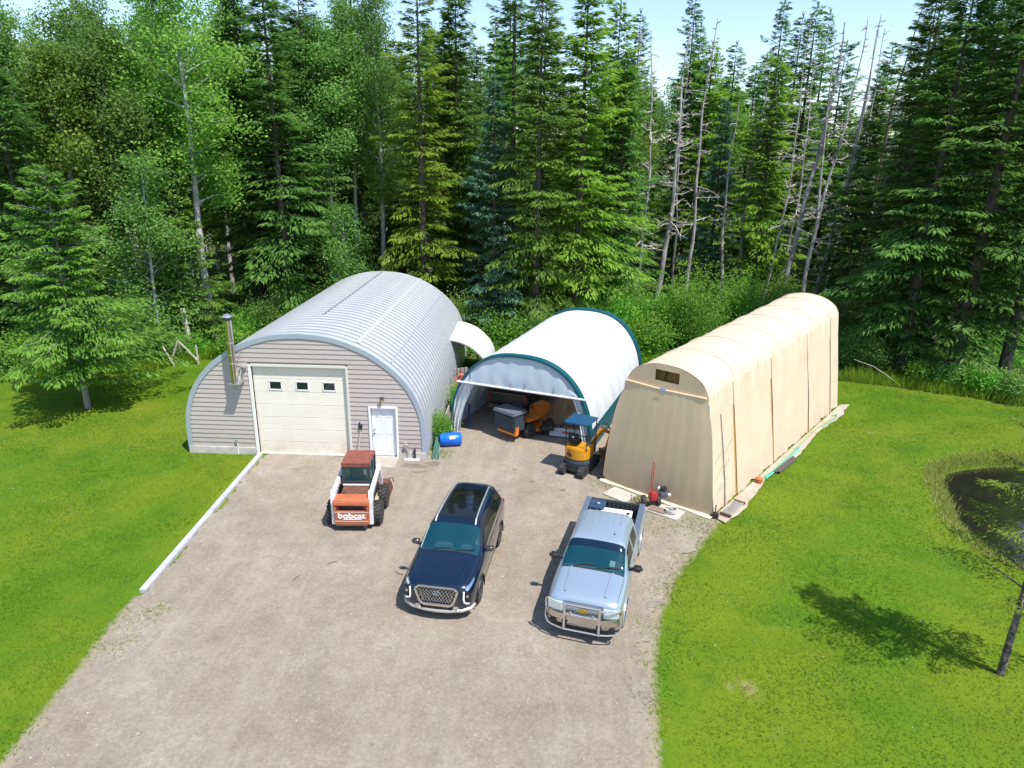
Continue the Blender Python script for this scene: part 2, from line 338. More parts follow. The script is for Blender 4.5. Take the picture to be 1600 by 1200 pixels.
_v, _e, _f, *_ = delaunay_2d_cdt(_pts, [], [list(range(len(DRIVE_R)))], 1, 1e-5)
me = bpy.data.meshes.new('driveway'); me.from_pydata([(p.x, p.y, 0.034) for p in _v], [], [tuple(f) for f in _f]); me.update()
bm = bmesh.new(); bm.from_mesh(me)
for f in bm.faces:
    if f.normal.z < 0: f.normal_flip()
bmesh.ops.delete(bm, geom=[f for f in bm.faces if f.calc_area() < 1e-7], context='FACES'); bm.to_mesh(me); bm.free()
o = link('driveway', me, gravel_mat); tag(o, kind='structure')
wm = mat('pond_water', (0.014,0.014,0.009), 0.02, spec=0.8, bump=0.12, bscale=3)
pc_ = np.mean(np.array(POND), 0); WPOLY = [tuple(pc_+(np.array(p)-pc_)*1.16) for p in POND]
o = MB().add([(x, y, -0.36) for x, y in WPOLY], [tuple(range(len(WPOLY)))]).build('pond_water', wm); tag(o, 'dark pond water with sky reflections sunk in the lawn', 'pond', kind='structure')

kerb_mat = mat('kerb_concrete', (0.34,0.35,0.37), 0.85, color2=(0.46,0.47,0.48), scale=5, bump=0.3, bscale=50)
k = empty('kerb', (0,0,0)); tag(k, kind='structure')
a, b_ = Vector((0.09,-0.2,0)), Vector((0.40,-9.25,0)); n_ = 4
for i in range(n_):
    p, q = a.lerp(b_, i/n_+.0008), a.lerp(b_, (i+1)/n_-.0008)
    MB().bar(p+Vector((0,0,.02)), q+Vector((0,0,.02)), 0.19, 0.20).build('kerb_block', kerb_mat, k, bevel=0.012)
# damp dirt by the entry slab
for nm_, m_, lst in (('damp_patch', mat('damp_dirt', (0.13,0.105,0.08), .9, color2=(.21,.17,.13), scale=5, bump=.5), [(6.3,-.75,.55,.22),(7.0,-.5,.35,.15),(6.6,-1.3,.3,.1),(12.0,-2.4,.12,.08),(10.2,-.8,.10,.07),(10.9,-1.8,.12,.07),(9.7,-2.6,.12,.08)]),):
    for cx, cy, ra, rb in lst:
        n9 = 26; ph_ = rng.uniform(0,6); pl9 = [(cx+ra*math.cos(a)*(1+.25*math.sin(3*a+ph_)+rng.uniform(-.18,.18)), cy+rb*math.sin(a)*(1+.25*math.sin(2*a+ph_)+rng.uniform(-.18,.18)), (.039 if nm_ == 'damp_patch' else .033)) for a in np.linspace(0,6.283,n9,endpoint=False)]
        o = MB().add(pl9, [tuple(range(n9))]).build(nm_, m_); tag(o, kind='structure')
# --- loose stones on the gravel, one mass
def scatter(poly, n, box):
    P = nr.uniform([box[0], box[1]], [box[2], box[3]], (n, 2)); return P[in_poly(P, poly)]
P = scatter(DRIVE, 30000, (0,-16.5,17,6)); P = P[poly_dist(P, DRIVE) < -0.05]
n_ = len(P); sz = nr.gamma(2.0, 0.0026, n_)+0.006
octa = np.array([(1,0,0),(0,1,0),(-1,0,0),(0,-1,0),(0,0,.7),(0,0,-.7)]); of = np.array([(0,1,4),(1,2,4),(2,3,4),(3,0,4)])
ang = nr.uniform(0, 6.28, n_); cs, sn = np.cos(ang), np.sin(ang); st = nr.uniform(.6, 1.4, (n_, 3))
o3 = octa[None]*st[:, None]*sz[:, None, None]; V = np.stack([o3[..., 0]*cs[:, None]-o3[..., 1]*sn[:, None]+P[:, None, 0], o3[..., 0]*sn[:, None]+o3[..., 1]*cs[:, None]+P[:, None, 1], o3[..., 2]+.036], -1).reshape(-1, 3)
F = (of[None]+6*np.arange(n_)[:, None, None]).reshape(-1, 3)
pm = bpy.data.materials.new('pebbles'); pm.use_nodes = True; _n = pm.node_tree; _g = _n.nodes.new('ShaderNodeNewGeometry'); _r = _n.nodes.new('ShaderNodeValToRGB')
_r.color_ramp.elements[0].color = (.20,.165,.13,1); _r.color_ramp.elements[1].color = (.43,.385,.32,1); _n.links.new(_g.outputs['Random Per Island'], _r.inputs[0]); _n.links.new(_r.outputs[0], _n.nodes['Principled BSDF'].inputs['Base Color']); _n.nodes['Principled BSDF'].inputs['Roughness'].default_value = .9
o = link('gravel', np_mesh('gravel', V, F), pm); tag(o, 'loose pale stones scattered over the gravel driveway', 'gravel', kind='stuff')

# --- grass blades
def blades(P, h, wd, lean, z0, tipv=None):
    n = len(P); a = nr.uniform(0, 6.283, n); d = np.stack([np.cos(a), np.sin(a)], 1); la = nr.uniform(0, 6.283, n); l = np.stack([np.cos(la), np.sin(la)], 1)*(lean*h)[:, None]
    b0 = np.column_stack([P-d*wd[:, None]/2, z0]); b1 = np.column_stack([P+d*wd[:, None]/2, z0]); t = np.column_stack([P+l, z0+h])
    V = np.stack([b0, b1, t], 1).reshape(-1, 3); F = np.arange(3*n).reshape(-1, 3); return V, F
FOOT = [[(-2.9,0.0),(6.75,0.0),(6.75,15),(-2.9,15)], [(13.5,-1.2),(17.2,-4.1),(26.1,7.4),(22.4,10.3)]]
def lawn_z(P): return bumps(P, 0.025)+pond_drop(P)
P = np.concatenate([nr.uniform((-24,-16),(1.2,13),(210000,2)), nr.uniform((13,-16),(42,13),(260000,2))])
ok = in_poly(P, LAWN_R) & (poly_dist(P, DRIVE) > np.where(nr.random(len(P)) < .25, -np.abs(nr.normal(0, .25, len(P))), np.abs(nr.normal(.04, .20, len(P))))) & (poly_dist(P, POND) > .1)
for f_ in FOOT: ok &= ~in_poly(P, f_)
ok &= ~((P[:, 0] > -.12) & (P[:, 0] < .55) & (P[:, 1] > -9.4) & (P[:, 1] < 0))
P = P[ok]; n_ = len(P); cl = np.sin(P[:, 0]*1.1+2*np.sin(P[:, 1]*.7))*np.cos(P[:, 1]*1.3)
V, F = blades(P, nr.uniform(.035, .075, n_)*(1+.35*cl), nr.uniform(.014, .026, n_), nr.uniform(.5, 1.6, n_), lawn_z(P)-.005)
grass_leaf = foliage('grass_blades', (0.066,0.146,0.006), (0.150,0.230,0.014), (0.2,0.25,0.03), 0.35, obj_var=0.0, patches=[(.35,.50,.66,(.23,.27,.02),.7),(.6,.54,.68,(.055,.155,.006),.65),(1.7,.60,.70,(.30,.28,.05),.6)])
o = link('grass', np_mesh('grass', V, F), grass_leaf); tag(o, 'short mown green grass of the lawn', 'grass', kind='stuff')
# weeds creeping into the right edge of the gravel and round the canvas shelter
W = []
for (cx, cy, r_, k_) in [(14.9,-7.9,.35,60),(14.6,-8.6,.4,80),(14.2,-10.4,.35,70),(14.0,-11.2,.3,60),(15.4,-6.7,.4,60),(13.9,-1.8,.45,260),(14.6,-3.2,.4,260),(15.0,-3.0,.3,160),(15.6,-4.6,.7,200),(16.4,-4.4,.5,260),(13.75,-12.3,.3,60),(1.0,-10.2,.3,70),(0.9,-11.4,.3,70),(1.2,-9.9,.2,40),(14.7,-4.6,.5,60),(13.95,-9.7,.25,40),(7.2,.5,.3,260),(12.9,-.2,.4,60)]:
    W.append(nr.normal((cx, cy), r_, (k_*2, 2)))
P = np.concatenate(W); n_ = len(P); V, F = blades(P, nr.uniform(.03, .09, n_), nr.uniform(.014, .024, n_), nr.uniform(.8, 2.0, n_), np.full(n_, .03))
o = link('weeds', np_mesh('weeds', V, F), foliage('weed_leaves', (0.12,0.19,0.012), (0.30,0.34,0.06), (0.2,0.25,0.03), 0.45, obj_var=0)); tag(o, 'sparse weeds growing through the gravel edge', 'weeds', kind='stuff')
# tall grass: forest edge and pond bank
EDGE = [(-60,-30),(-60,2),(-24,5.8),(-17.2,7.4),(-12.6,8.9),(-9.8,10.6),(-8.2,12.6),(-5,15.5),(0,16.2),(6,16.0),(9,14.6),(13,13.9),(18,12.9),(24,12.2),(27.8,11.6),(30.4,10.7),(35.3,8.3),(46,3.5),(70,-6),(70,-30)]
W = []
for i in range(len(EDGE)-5):
    a_, c_ = np.array(EDGE[i+1], float), np.array(EDGE[i+2], float)
    if a_[0] < -30: a_ = c_+(a_-c_)*.15
    if c_[0] > 50: continue
    L_ = np.linalg.norm(c_-a_); k_ = int(L_*420); t = nr.uniform(0, 1, k_); nm = np.array([-(c_-a_)[1], (c_-a_)[0]])/L_
    W.append(a_+(c_-a_)*t[:, None]+nm*np.abs(nr.normal(.2, 1.3, k_))[:, None])
P = np.concatenate(W); P = P[~in_poly(P, [(-2.9,-.1),(6.8,-.1),(6.8,15.1),(-2.9,15.1)]) & ~in_poly(P, FOOT[1])]; n_ = len(P)
V, F = blades(P, nr.uniform(.2, .75, n_), nr.uniform(.02, .045, n_), nr.uniform(.15, .7, n_), np.full(n_, -.03))
o = link('tall_grass', np_mesh('tall_grass', V, F), foliage('tall_grass_blades', (0.11,0.20,0.010), (0.30,0.40,0.03), (0.2,0.25,0.03), 0.4, obj_var=0)); tag(o, 'tall unmown grass along the forest edge', 'tall grass', kind='stuff')
pp = np.array(POND, float); W = []
for i in range(len(POND)):
    a_, c_ = pp[i], pp[(i+1) % len(POND)]; L_ = np.linalg.norm(c_-a_); k_ = int(L_*900); t = nr.uniform(0, 1, k_); nm = np.array([(c_-a_)[1], -(c_-a_)[0]])/L_
    W.append(a_+(c_-a_)*t[:, None]-nm*nr.normal(.52, .20, k_)[:, None])
P = np.concatenate(W); n_ = len(P); V, F = blades(P, nr.uniform(.08, .28, n_), nr.uniform(.015, .03, n_), nr.uniform(.4, 1.3, n_), np.maximum(pond_drop(P)-.02, -.5))
o = link('reeds', np_mesh('reeds', V, F), foliage('bank_grass', (0.16,0.22,0.02), (0.42,0.43,0.12), (0.2,0.25,0.03), 0.35, obj_var=0)); tag(o, 'long yellow green grass hanging over the pond bank', 'bank grass', kind='stuff')
# white clover heads on the left lawn
P = np.concatenate([nr.normal((-3.5,3.2),(2.2,2.2),(700,2)), nr.normal((-7,-1),(4,4),(500,2)), nr.normal((17,-9),(2,2),(150,2))]); P = P[in_poly(P, LAWN) & (poly_dist(P, DRIVE) > .2) & ~in_poly(P, FOOT[0])]; n_ = len(P)
V, F = blades(P, np.full(n_, .012), np.full(n_, .022), np.full(n_, 1.), lawn_z(P)+.06)
o = link('clover', np_mesh('clover', V, F), mat('clover_white', (0.7,0.72,0.62), .8)); tag(o, 'tiny white clover heads dotted over the lawn', 'clover', kind='stuff')
# ---------------------------------------------------------------- metal arch hut (workshop)
HALF = [(4.72,0),(4.715,0.9),(4.66,1.6),(4.48,2.25),(4.12,2.95),(3.55,3.6),(2.75,4.2),(1.9,4.6),(1.0,4.85),(0,4.93)]
def cr(pts, k):
    """smooth curve through points (Catmull-Rom), k steps a span"""
    out = []; n = len(pts)
    for i in range(n-1):
        p0, p1, p2, p3 = [np.array(pts[min(max(j, 0), n-1)], float) for j in (i-1, i, i+1, i+2)]
        for s in range(k):
            t = s/k; out.append(.5*((2*p1)+(-p0+p2)*t+(2*p0-5*p1+4*p2-p3)*t*t+(-p0+3*p1-3*p2+p3)*t**3))
    out.append(np.array(pts[-1], float)); return out
_h = cr(HALF, 4); ARCH = [(-p[0], p[1]) for p in _h]+[(p[0], p[1]) for p in reversed(_h[:-1])]      # left foot to right foot
HX = 1.93
def arch_x(z):
    zs = [p[1] for p in _h]; xs = [p[0] for p in _h]; return float(np.interp(z, zs, xs))
def arch_norm():
    A = np.array(ARCH); T = np.gradient(A, axis=0); N = np.stack([-T[:, 1], T[:, 0]], 1); N /= np.linalg.norm(N, axis=1)[:, None]; return A, N
A_, N_ = arch_norm()
def arch_sheet(prof):
    """prof: list of (y, out) -> sheet swept round the arch"""
    b = MB(); rows = [[(HX+A_[i][0]+N_[i][0]*q, y, A_[i][1]+N_[i][1]*q) for i in range(len(A_))] for y, q in prof]; b.sheet(rows); return b
siding_mat = mat('vinyl_siding', (0.43,0.375,0.35), 0.55, var=0.07, scale=2.5, stretch=(1,1,8))
foot_mat = mat('foundation_concrete', (0.40,0.38,0.34), 0.9, color2=(0.52,0.50,0.46), scale=4, bump=0.3)
roofm = mat('arch_steel', (0.62,0.65,0.69), 0.34, 0.4, var=0.10, scale=1.3)
def add_crimps(m):
    n = m.node_tree; b = n.nodes['Principled BSDF']; tc = n.nodes.new('ShaderNodeTexCoord'); wv = n.nodes.new('ShaderNodeTexNoise'); 
    mp = n.nodes.new('ShaderNodeMapping'); mp.inputs['Scale'].default_value = (14,1.2,14); n.links.new(tc.outputs['Object'], mp.inputs[0]); n.links.new(mp.outputs[0], wv.inputs['Vector'])
    wv.inputs['Scale'].default_value = 1.0; wv.inputs['Detail'].default_value = 2
    bp = n.nodes.new('ShaderNodeBump'); bp.inputs['Strength'].default_value = 0.35; bp.inputs['Distance'].default_value = 0.02; n.links.new(wv.outputs['Fac'], bp.inputs['Height']); n.links.new(bp.outputs[0], b.inputs['Normal'])
add_crimps(roofm)
trim_mat = mat('arch_trim', (0.40,0.46,0.53), 0.4, 0.3)
hut = empty('arch_hut', (HX,0,0), 0, 'large silver metal arch hut with grey siding front and garage door', 'building')
def hp(b, name, m, parent=None, **k):
    o_ = b.build(name, m, parent or hut, **k)
    if parent is None or parent is hut: o_.location = (-HX,0,0)
    return o_
HL = 14.9; NP = 34; PW = HL/NP
pm_ = arch_sheet([(0,-.06),(0.025,-0.085),(0.065,0.03),(PW*.5,0.07),(PW-.065,0.03),(PW-.025,-0.085),(PW+.004,-.06)]).mesh('roof_panel', smooth=True)
for i in range(NP):
    p = link('roof_panel', pm_, roofm, hut); p.location = (-HX, i*PW, 0)
groove_shade_me = arch_sheet([(-.014,-.05),(-.010,.044),(.010,.044),(.014,-.05)]).mesh('groove_shade', smooth=True)  # thin darker bands painting the shade of the valleys between roof panels
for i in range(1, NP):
    p = link('groove_shade', groove_shade_me, mat('groove_shade', (0.42,0.44,0.47), .5, .4), hut); p.location = (-HX, i*PW, 0)
# lap joints running along the hut
def lap(s_i, y0, y1, wd, m, name, out=0.062, th=.012):
    b = MB(); i = s_i; n_ = N_[i]; t = Vector((-n_[1]*-1, 0, n_[0]*-1)); t = Vector((n_[1], 0, -n_[0])); c = Vector((HX+A_[i][0]+n_[0]*out, 0, A_[i][1]+n_[1]*out)); nn = Vector((n_[0],0,n_[1]))
    vs = []
    for y in (y0, y1):
        for u, v in ((-wd/2,0),(wd/2,0),(wd/2,th),(-wd/2,th)): vs.append(c+t*u+nn*v+Vector((0,y,0)))
    b.add(vs, [(0,1,2,3),(7,6,5,4),(0,4,5,1),(1,5,6,2),(2,6,7,3),(3,7,4,0)]); return hp(b, name, m)
mid = len(A_)//2
lap(mid, 3.2, HL-.05, .055, mat('seam_sealant', (0.16,0.17,0.19), .7), 'ridge_seam')
lap(mid+9, 0.5, HL-.05, .17, mat('lap_strip', (0.58,0.605,0.635), .35, .3), 'lap_strip', .05)
lap(mid+15, 0.5, HL-.05, .06, trim_mat, 'lap_strip', .052)
# flashing round the front arch and a plain back wall
hp(arch_sheet([(-.05,-.13),(-.055,.055),(.03,.075),(.03,.0)]), 'front_flashing', trim_mat, smooth=True)
hp(MB().prism([(HX+p[0]*.995, p[1]*.995) for p in ARCH], HL-.12, HL-.04), 'back_wall', siding_mat)
# front wall behind the siding, with its openings left out
DX0, DX1, DZ = 0.0, 3.66, 3.66; MX0, MX1, MZ = 4.55, 5.53, 2.06
foot = 0.28
def wall_rows():
    zs = [0.0, foot, MZ, DZ] ; return zs
core = mat('wall_core', (0.25,0.22,0.2), .9)
def span_poly(z0, z1, xl, xr, n=6):
    """quad strip clipped to the arch between z0 and z1; xl/xr None = the arch itself"""
    zz = [z0+(z1-z0)*i/n for i in range(n+1)]; ins = .03
    Lf = [(HX-arch_x(z)+ins if xl is None else xl, z) for z in zz]; Rt = [(HX+arch_x(z)-ins if xr is None else xr, z) for z in reversed(zz)]
    return Lf+Rt
b = MB()
b.prism(span_poly(0,DZ,None,DX0,10), .02, .14); b.prism(span_poly(0,MZ,DX1,MX0,1), .02, .14); b.prism(span_poly(0,MZ,MX1,None,8), .02, .14); b.prism(span_poly(MZ,DZ,DX1,None,8), .0201, .14)
top = [(HX+p[0]*.995, p[1]-.02) for p in ARCH if p[1] > DZ]; b.prism([(HX-arch_x(DZ)+.03, DZ)]+top+[(HX+arch_x(DZ)-.03, DZ)], .02, .14)
hp(b, 'wall', core)
# foundation strip
for (x0, x1) in ((HX-4.74, DX0-.12), (DX1+.1, MX0-.09), (MX1+.09, HX+4.74)):
    hp(MB().box(((x0+x1)/2, 0.0, foot/2-.02), (x1-x0, .16, foot+.04)), 'foundation', foot_mat, bevel=.01)
# clapboards, each its own piece
pitch = 0.187; z = foot
while z < 4.86:
    z1 = min(z+pitch, 4.88); segs = []
    if z < MZ+.08: segs = [(None, DX0-.11), (DX1+.09, MX0-.085), (MX1+.085, None)]
    elif z < DZ+.10: segs = [(None, DX0-.11), (DX1+.09, None)]
    else: segs = [(None, None)]
    for xl, xr in segs:
        bz = z+.004; tz = z1
        def xs(zz, side, v): return v if v is not None else (HX-arch_x(zz)+.05 if side == 0 else HX+arch_x(zz)-.05)
        a0, a1 = xs(bz,0,xl), xs(bz,1,xr); c0, c1 = xs(tz,0,xl), xs(tz,1,xr)
        if a1-a0 < .05 or c1-c0 < .02: continue
        vs = [(a0,-.028,bz),(a1,-.028,bz),(c1,-.004,tz),(c0,-.004,tz),(a0,.018,bz),(a1,.018,bz),(c1,.018,tz),(c0,.018,tz)]
        hp(MB().add(vs, [(0,1,2,3),(7,6,5,4),(0,4,5,1),(2,6,7,3),(0,3,7,4),(1,5,6,2)]), 'siding_plank', siding_mat)
    z = z1
# garage door: sections, glazing, jambs
gmat = mat('garage_door_cream', (0.72,0.675,0.58), 0.5, color2=(0.77,0.73,0.64), scale=1.2, bump=.05)
add_dirt(gmat, 0, 1.0, (.46,.38,.22), .75, 2.5); add_dirt(siding_mat, .2, 1.1, (.27,.23,.19), .6); add_dirt(roofm, 0, 4.9, (.42,.43,.44), .5, 1.1)
jamb = mat('jamb_trim', (0.62,0.60,0.55), .5)
gd = empty('garage_door', (-HX,0,0)); gd.parent = hut
ns = 7; sh = DZ/ns
for i in range(ns):
    z0 = i*sh; b = MB(); y = .10
    pr = []; m_ = 5
    for j in range(m_):
        za, zb = z0+.006+(sh-.012)*j/m_, z0+.006+(sh-.012)*(j+1)/m_
        pr += [(y, za+.006), (y, zb-.010), (y+.008, zb-.006), (y+.008, zb)]
    poly = [(y+.05, z0+.006)]+[(y, z0+.006)]+pr+[(y+.05, z0+sh-.006)]
    b.prism(poly, DX0+.005, DX1-.005, 'x'); s_ = b.build('door_section', gmat, gd)
    if i == 5:
        for xw in (0.62, 1.67, 2.72):
            f_ = MB()
            for (cx, cz, sx, sz) in ((xw+.24, z0+.09, .52, .045), (xw+.24, z0+.43, .52, .045), (xw, z0+.26, .045, .34), (xw+.48, z0+.26, .045, .34)): f_.box((cx, y-.006, cz), (sx, .03, sz))
            wf = f_.build('window', white_paint, gd); MB().box((xw+.24, y-.002, z0+.26), (.44, .012, .30)).build('pane', mat('dark_glass', (0.012,0.02,0.022), .06, spec=.7), wf)
for (x, dz_) in ((DX0-.055, 0), (DX1+.045, 0)): hp(MB().box((x, .03, DZ/2+.03), (.11 if x < 1 else .09, .16, DZ+.06)), 'door_jamb', mat('jamb_white', (0.72,0.71,0.67), .5) if x < 1 else jamb, bevel=.006)
hp(MB().box(((DX0+DX1)/2, .03, DZ+.05), (DX1-DX0+.005, .155, .10)), 'door_lintel', jamb, bevel=.006)
hp(MB().box(((DX0+DX1)/2, .06, .03), (DX1-DX0, .2, .02)), 'threshold', foot_mat)
# entry door
dm = mat('entry_door_white', (0.76,0.79,0.82), .4); ed = empty('entry_door', (-HX,0,0)); ed.parent = hut
MB().box(((MX0+MX1)/2, .085, MZ/2+.04), (MX1-MX0-.012, .045, MZ-.06)).build('door_leaf', dm, ed)
for (cx, cz, sx, sz) in [(x_, z_, .27, h_) for x_ in (MX0+.29, MX1-.29) for z_, h_ in ((.52,.62),(1.22,.60),(1.78,.28))]:
    b = MB(); b.box((cx, .06, cz+.04), (sx, .012, sz)); b.build('door_panel', dm, ed, bevel=.008)
MB().lathe([(0,-.05),(.03,-.045),(.035,-.02),(.014,0),(.014,.02)], 12, 'y', (MX0+.09, .055, 1.0)).build('door_knob', dark_metal, ed, smooth=True)
MB().cyl((MX0+.09,.03,1.16), (MX0+.09,.065,1.16), .025, 12).build('deadbolt', dark_metal, ed)
fr = MB()
for (x0, x1, z0, z1) in ((MX0-.08, MX0, 0, MZ+.07), (MX1, MX1+.08, 0, MZ+.07), (MX0+.001, MX1-.001, MZ, MZ+.07)): fr.box(((x0+x1)/2, .01, (z0+z1)/2+.03), (x1-x0, .15, z1-z0))
fr.build('door_frame', white_paint, ed, bevel=.005); MB().box(((MX0+MX1)/2,-.01,.03),(MX1-MX0,.22,.04)).build('door_sill', alu, ed)
# wall lamp
lb = empty('wall_lamp', (5.03,-.03,2.42), 0, 'small black lantern on the siding above the white entry door', 'lamp')
MB().box((0,-.01,.05),(.10,.03,.18)).build('back_plate', dark_metal, lb, bevel=.005)
MB().lathe([(.02,.17),(.075,.13),(.08,.10),(.02,.10)], 12, c=(0,-.11,0)).build('hood', dark_metal, lb)
MB().lathe([(.045,-.08),(.06,.10)], 8, c=(0,-.11,0)).build('lamp_glass', glass('amber_glass', (.5,.42,.2), .1, .4), lb)
# stove pipe
sp = empty('stove_pipe', (-.52,-.36,3.1), 0, 'tall shiny steel stove pipe bracketed to the hut front', 'chimney')
pipe_m = mat('polished_steel', (0.62,0.60,0.55), 0.14, 1.0)
MB().lathe([(.13,0),(.13,2.42)], 24).build('pipe', pipe_m, sp, smooth=True)
for zz in (.75,1.55): MB().lathe([(.134,zz),(.137,zz+.02),(.134,zz+.04)], 24).build('pipe_band', steel, sp)
MB().lathe([(.12,2.42),(.17,2.44),(.175,2.52),(.165,2.54)], 24).build('cap_collar', dark_metal, sp, smooth=True); MB().lathe([(.185,2.55),(.17,2.60),(.05,2.66),(0.001,2.67)], 24).build('cap', steel, sp, smooth=True)
br = MB(); br.box((.02,.08,-.03),(.42,.5,.03)); br.bar((.19,-.12,-.02),(.19,.30,.52),.03); br.bar((-.15,-.12,-.02),(-.15,.30,-.35),.03); br.box((.19,.30,.28),(.04,.04,.6)); br.box((.26,.27,.54),(.24,.09,.03)); br.build('bracket', steel, sp)
MB().tube([(-.15,.02,1.10),(0,-.145,1.10),(.15,.02,1.10),(.22,.31,1.14)], .012, 6).build('strap', steel, sp)
# meter pipes, pad and outlet on the front wall
mp_ = empty('gas_meter_pipe', (6.02,-.12,0), 0, 'grey meter riser and capped pipe against the hut foundation', 'pipe')
MB().tube([(-.05,0,.02),(-.05,0,.62),(-.12,0,.66)], .028, 8).build('riser', steel, mp_); MB().box((-.13,0,.58),(.14,.12,.20)).build('regulator', steel, mp_, bevel=.03); MB().tube([(.22,0,.02),(.22,0,.45)], .045, 10).build('capped_pipe', dark_metal, mp_); MB().box((.12,-.1,.05),(.6,.28,.03)).build('pad', foot_mat, mp_, bevel=.01)
ou = empty('conduit_outlet', (-.85,-.07,0), 0, 'small grey outlet box on conduit low beside the garage door', 'outlet')
MB().box((-.04,.02,.52),(.10,.07,.14)).build('outlet_box', steel, ou, bevel=.008); MB().cyl((.02,-.01,.0),(.02,-.01,.45),.016,8).build('conduit', white_paint, ou)
dp = MB().box((5.05,-.55,.045),(1.15,1.0,.05)); o = dp.build('door_slab', mat('door_slab', (0.32,0.28,0.23), .9, color2=(.40,.36,.30), scale=4), None, bevel=.012); tag(o, 'beige concrete slab at the foot of the white entry door', 'slab')
sh_ = empty('shovel', (4.02,-.30,0.03), 0, 'long handled shovel leaning upside down beside the entry door', 'shovel')
MB().tube([(0,0,0),(.10,.26,1.18)], .016, 8).build('handle', mat('pale_wood', (.5,.4,.28), .7), sh_); MB().add([(.03,.22,1.15),(.17,.25,1.15),(.19,.28,1.42),(.12,.29,1.5),(.03,.27,1.42),(.03,.235,1.15),(.17,.265,1.15),(.19,.295,1.42),(.12,.305,1.5),(.03,.285,1.42)], [(0,1,2,3,4),(9,8,7,6,5)]+[(i,(i+1)%5,(i+1)%5+5,i+5) for i in range(5)]).build('blade', dark_metal, sh_)

# ---------------------------------------------------------------- white lean-to between hut and tent
lt = empty('white_lean_to', (6.4,9.4,0), 0, 'curved white sheet lean-to roof against the hut side behind the white tent', 'shelter')
white_sheet = fabric('lean_to_sheet', (0.64,0.64,0.62), .15, .5, .05)
arc = [(0.0,2.40),(.55,2.30),(1.1,2.05),(1.55,1.68),(1.9,1.25),(2.1,.75),(2.15,.05)]
arc = [tuple(p) for p in cr(arc, 3)]
b = MB(); th = .03
ys = [0,1.4,2.8,4.2]
rows = [[(p[0], y, p[1]) for p in arc] for y in ys]; b.sheet(rows); b.sheet([[(p[0]-.02, y, p[1]-th) for p in arc] for y in reversed(ys)])
b.sheet([[(p[0]-.02, 0, p[1]-th) for p in arc], [(p[0], 0, p[1]) for p in arc]]); b.build('roof_sheet', white_sheet, lt, smooth=True)
for y in (.05,2.1,4.1): MB().tube([(p[0]-.05, y, p[1]-.06) for p in arc], .025, 6).build('hoop', steel, lt)

# ---------------------------------------------------------------- white fabric tent with teal edging (open front)
BT = (10.27,2.12); BYAW = -19.25
tent = empty('white_fabric_tent', (BT[0],BT[1],0), R(BYAW), 'round arched white fabric tent with teal edging and open front', 'tent')
TW, TH, TL = 3.15, 3.72, 10.1
def tent_pt(t, out=0.0):
    """t 0..1 left foot to right foot"""
    a = math.pi*(1-t); c, s = math.cos(a), math.sin(a)
    x = TW*math.copysign(abs(c)**.80, c); z = TH*abs(s)**.92
    return (x*(1+out/TW), z*(1+out/TH))
white_fab = fabric('tent_white', (0.60,0.635,0.68), .06, .55, .35, 2.2)
teal = fabric('tent_teal', (0.002,0.085,0.115), .1, .5, .05)
valance_m = fabric('tent_valance', (0.56,0.65,0.76), .3, .55, .5, 2.2)
nb = 8; nt_ = 56
def tent_strip(y0, y1, ny, out, sag=True, ts=(0,1)):
    rows = []
    for i in range(ny+1):
        y = y0+(y1-y0)*i/ny; ph = (y/TL*nb) % 1; sg = -.11*math.sin(math.pi*ph)**.8 if sag else 0
        rows.append([(lambda q: (q[0], y, q[1]))(tent_pt(ts[0]+(ts[1]-ts[0])*k_/nt_, out+sg*(1 if .04 < k_/nt_ < .96 else .2))) for k_ in range(nt_+1)])
    return MB().sheet(rows)
tent_strip(0, TL, nb*8, 0).build('cover', white_fab, tent, smooth=True)
def thick_strip(y0, y1, out, th, name, m):
    b = MB(); P0 = [tent_pt(k_/nt_, out) for k_ in range(nt_+1)]; P1 = [tent_pt(k_/nt_, out+th) for k_ in range(nt_+1)]
    b.sheet([[(p[0],y0,p[1]) for p in P0],[(p[0],y0,p[1]) for p in P1],[(p[0],y1,p[1]) for p in P1],[(p[0],y1,p[1]) for p in P0]]); return b.build(name, m, tent, smooth=True)
thick_strip(-.14, .20, -.06, .09, 'front_edging', teal); thick_strip(TL-.30, TL+.08, -.04, .07, 'rear_edging', teal)
for sx in (-1,1):
    b = MB(); P_ = [tent_pt(t if sx < 0 else 1-t, .02) for t in (0,.02,.045,.07)]
    b.sheet([[(p[0],y,p[1]) for p in P_] for y in (0.1,TL)]); b.build('base_edging', teal, tent)
for i in range(nb+1):
    y = min(max(i*TL/nb, .06), TL-.06); MB().tube([(p[0],y,p[1]) for p in [tent_pt(k_/28,-.10) for k_ in range(29)]], .03, 6).build('hoop', steel, tent)
b = MB(); rear = [tent_pt(k_/nt_, -.06) for k_ in range(nt_+1)]
b.prism(rear, TL-.10, TL-.07); b.build('rear_wall', white_fab, tent)
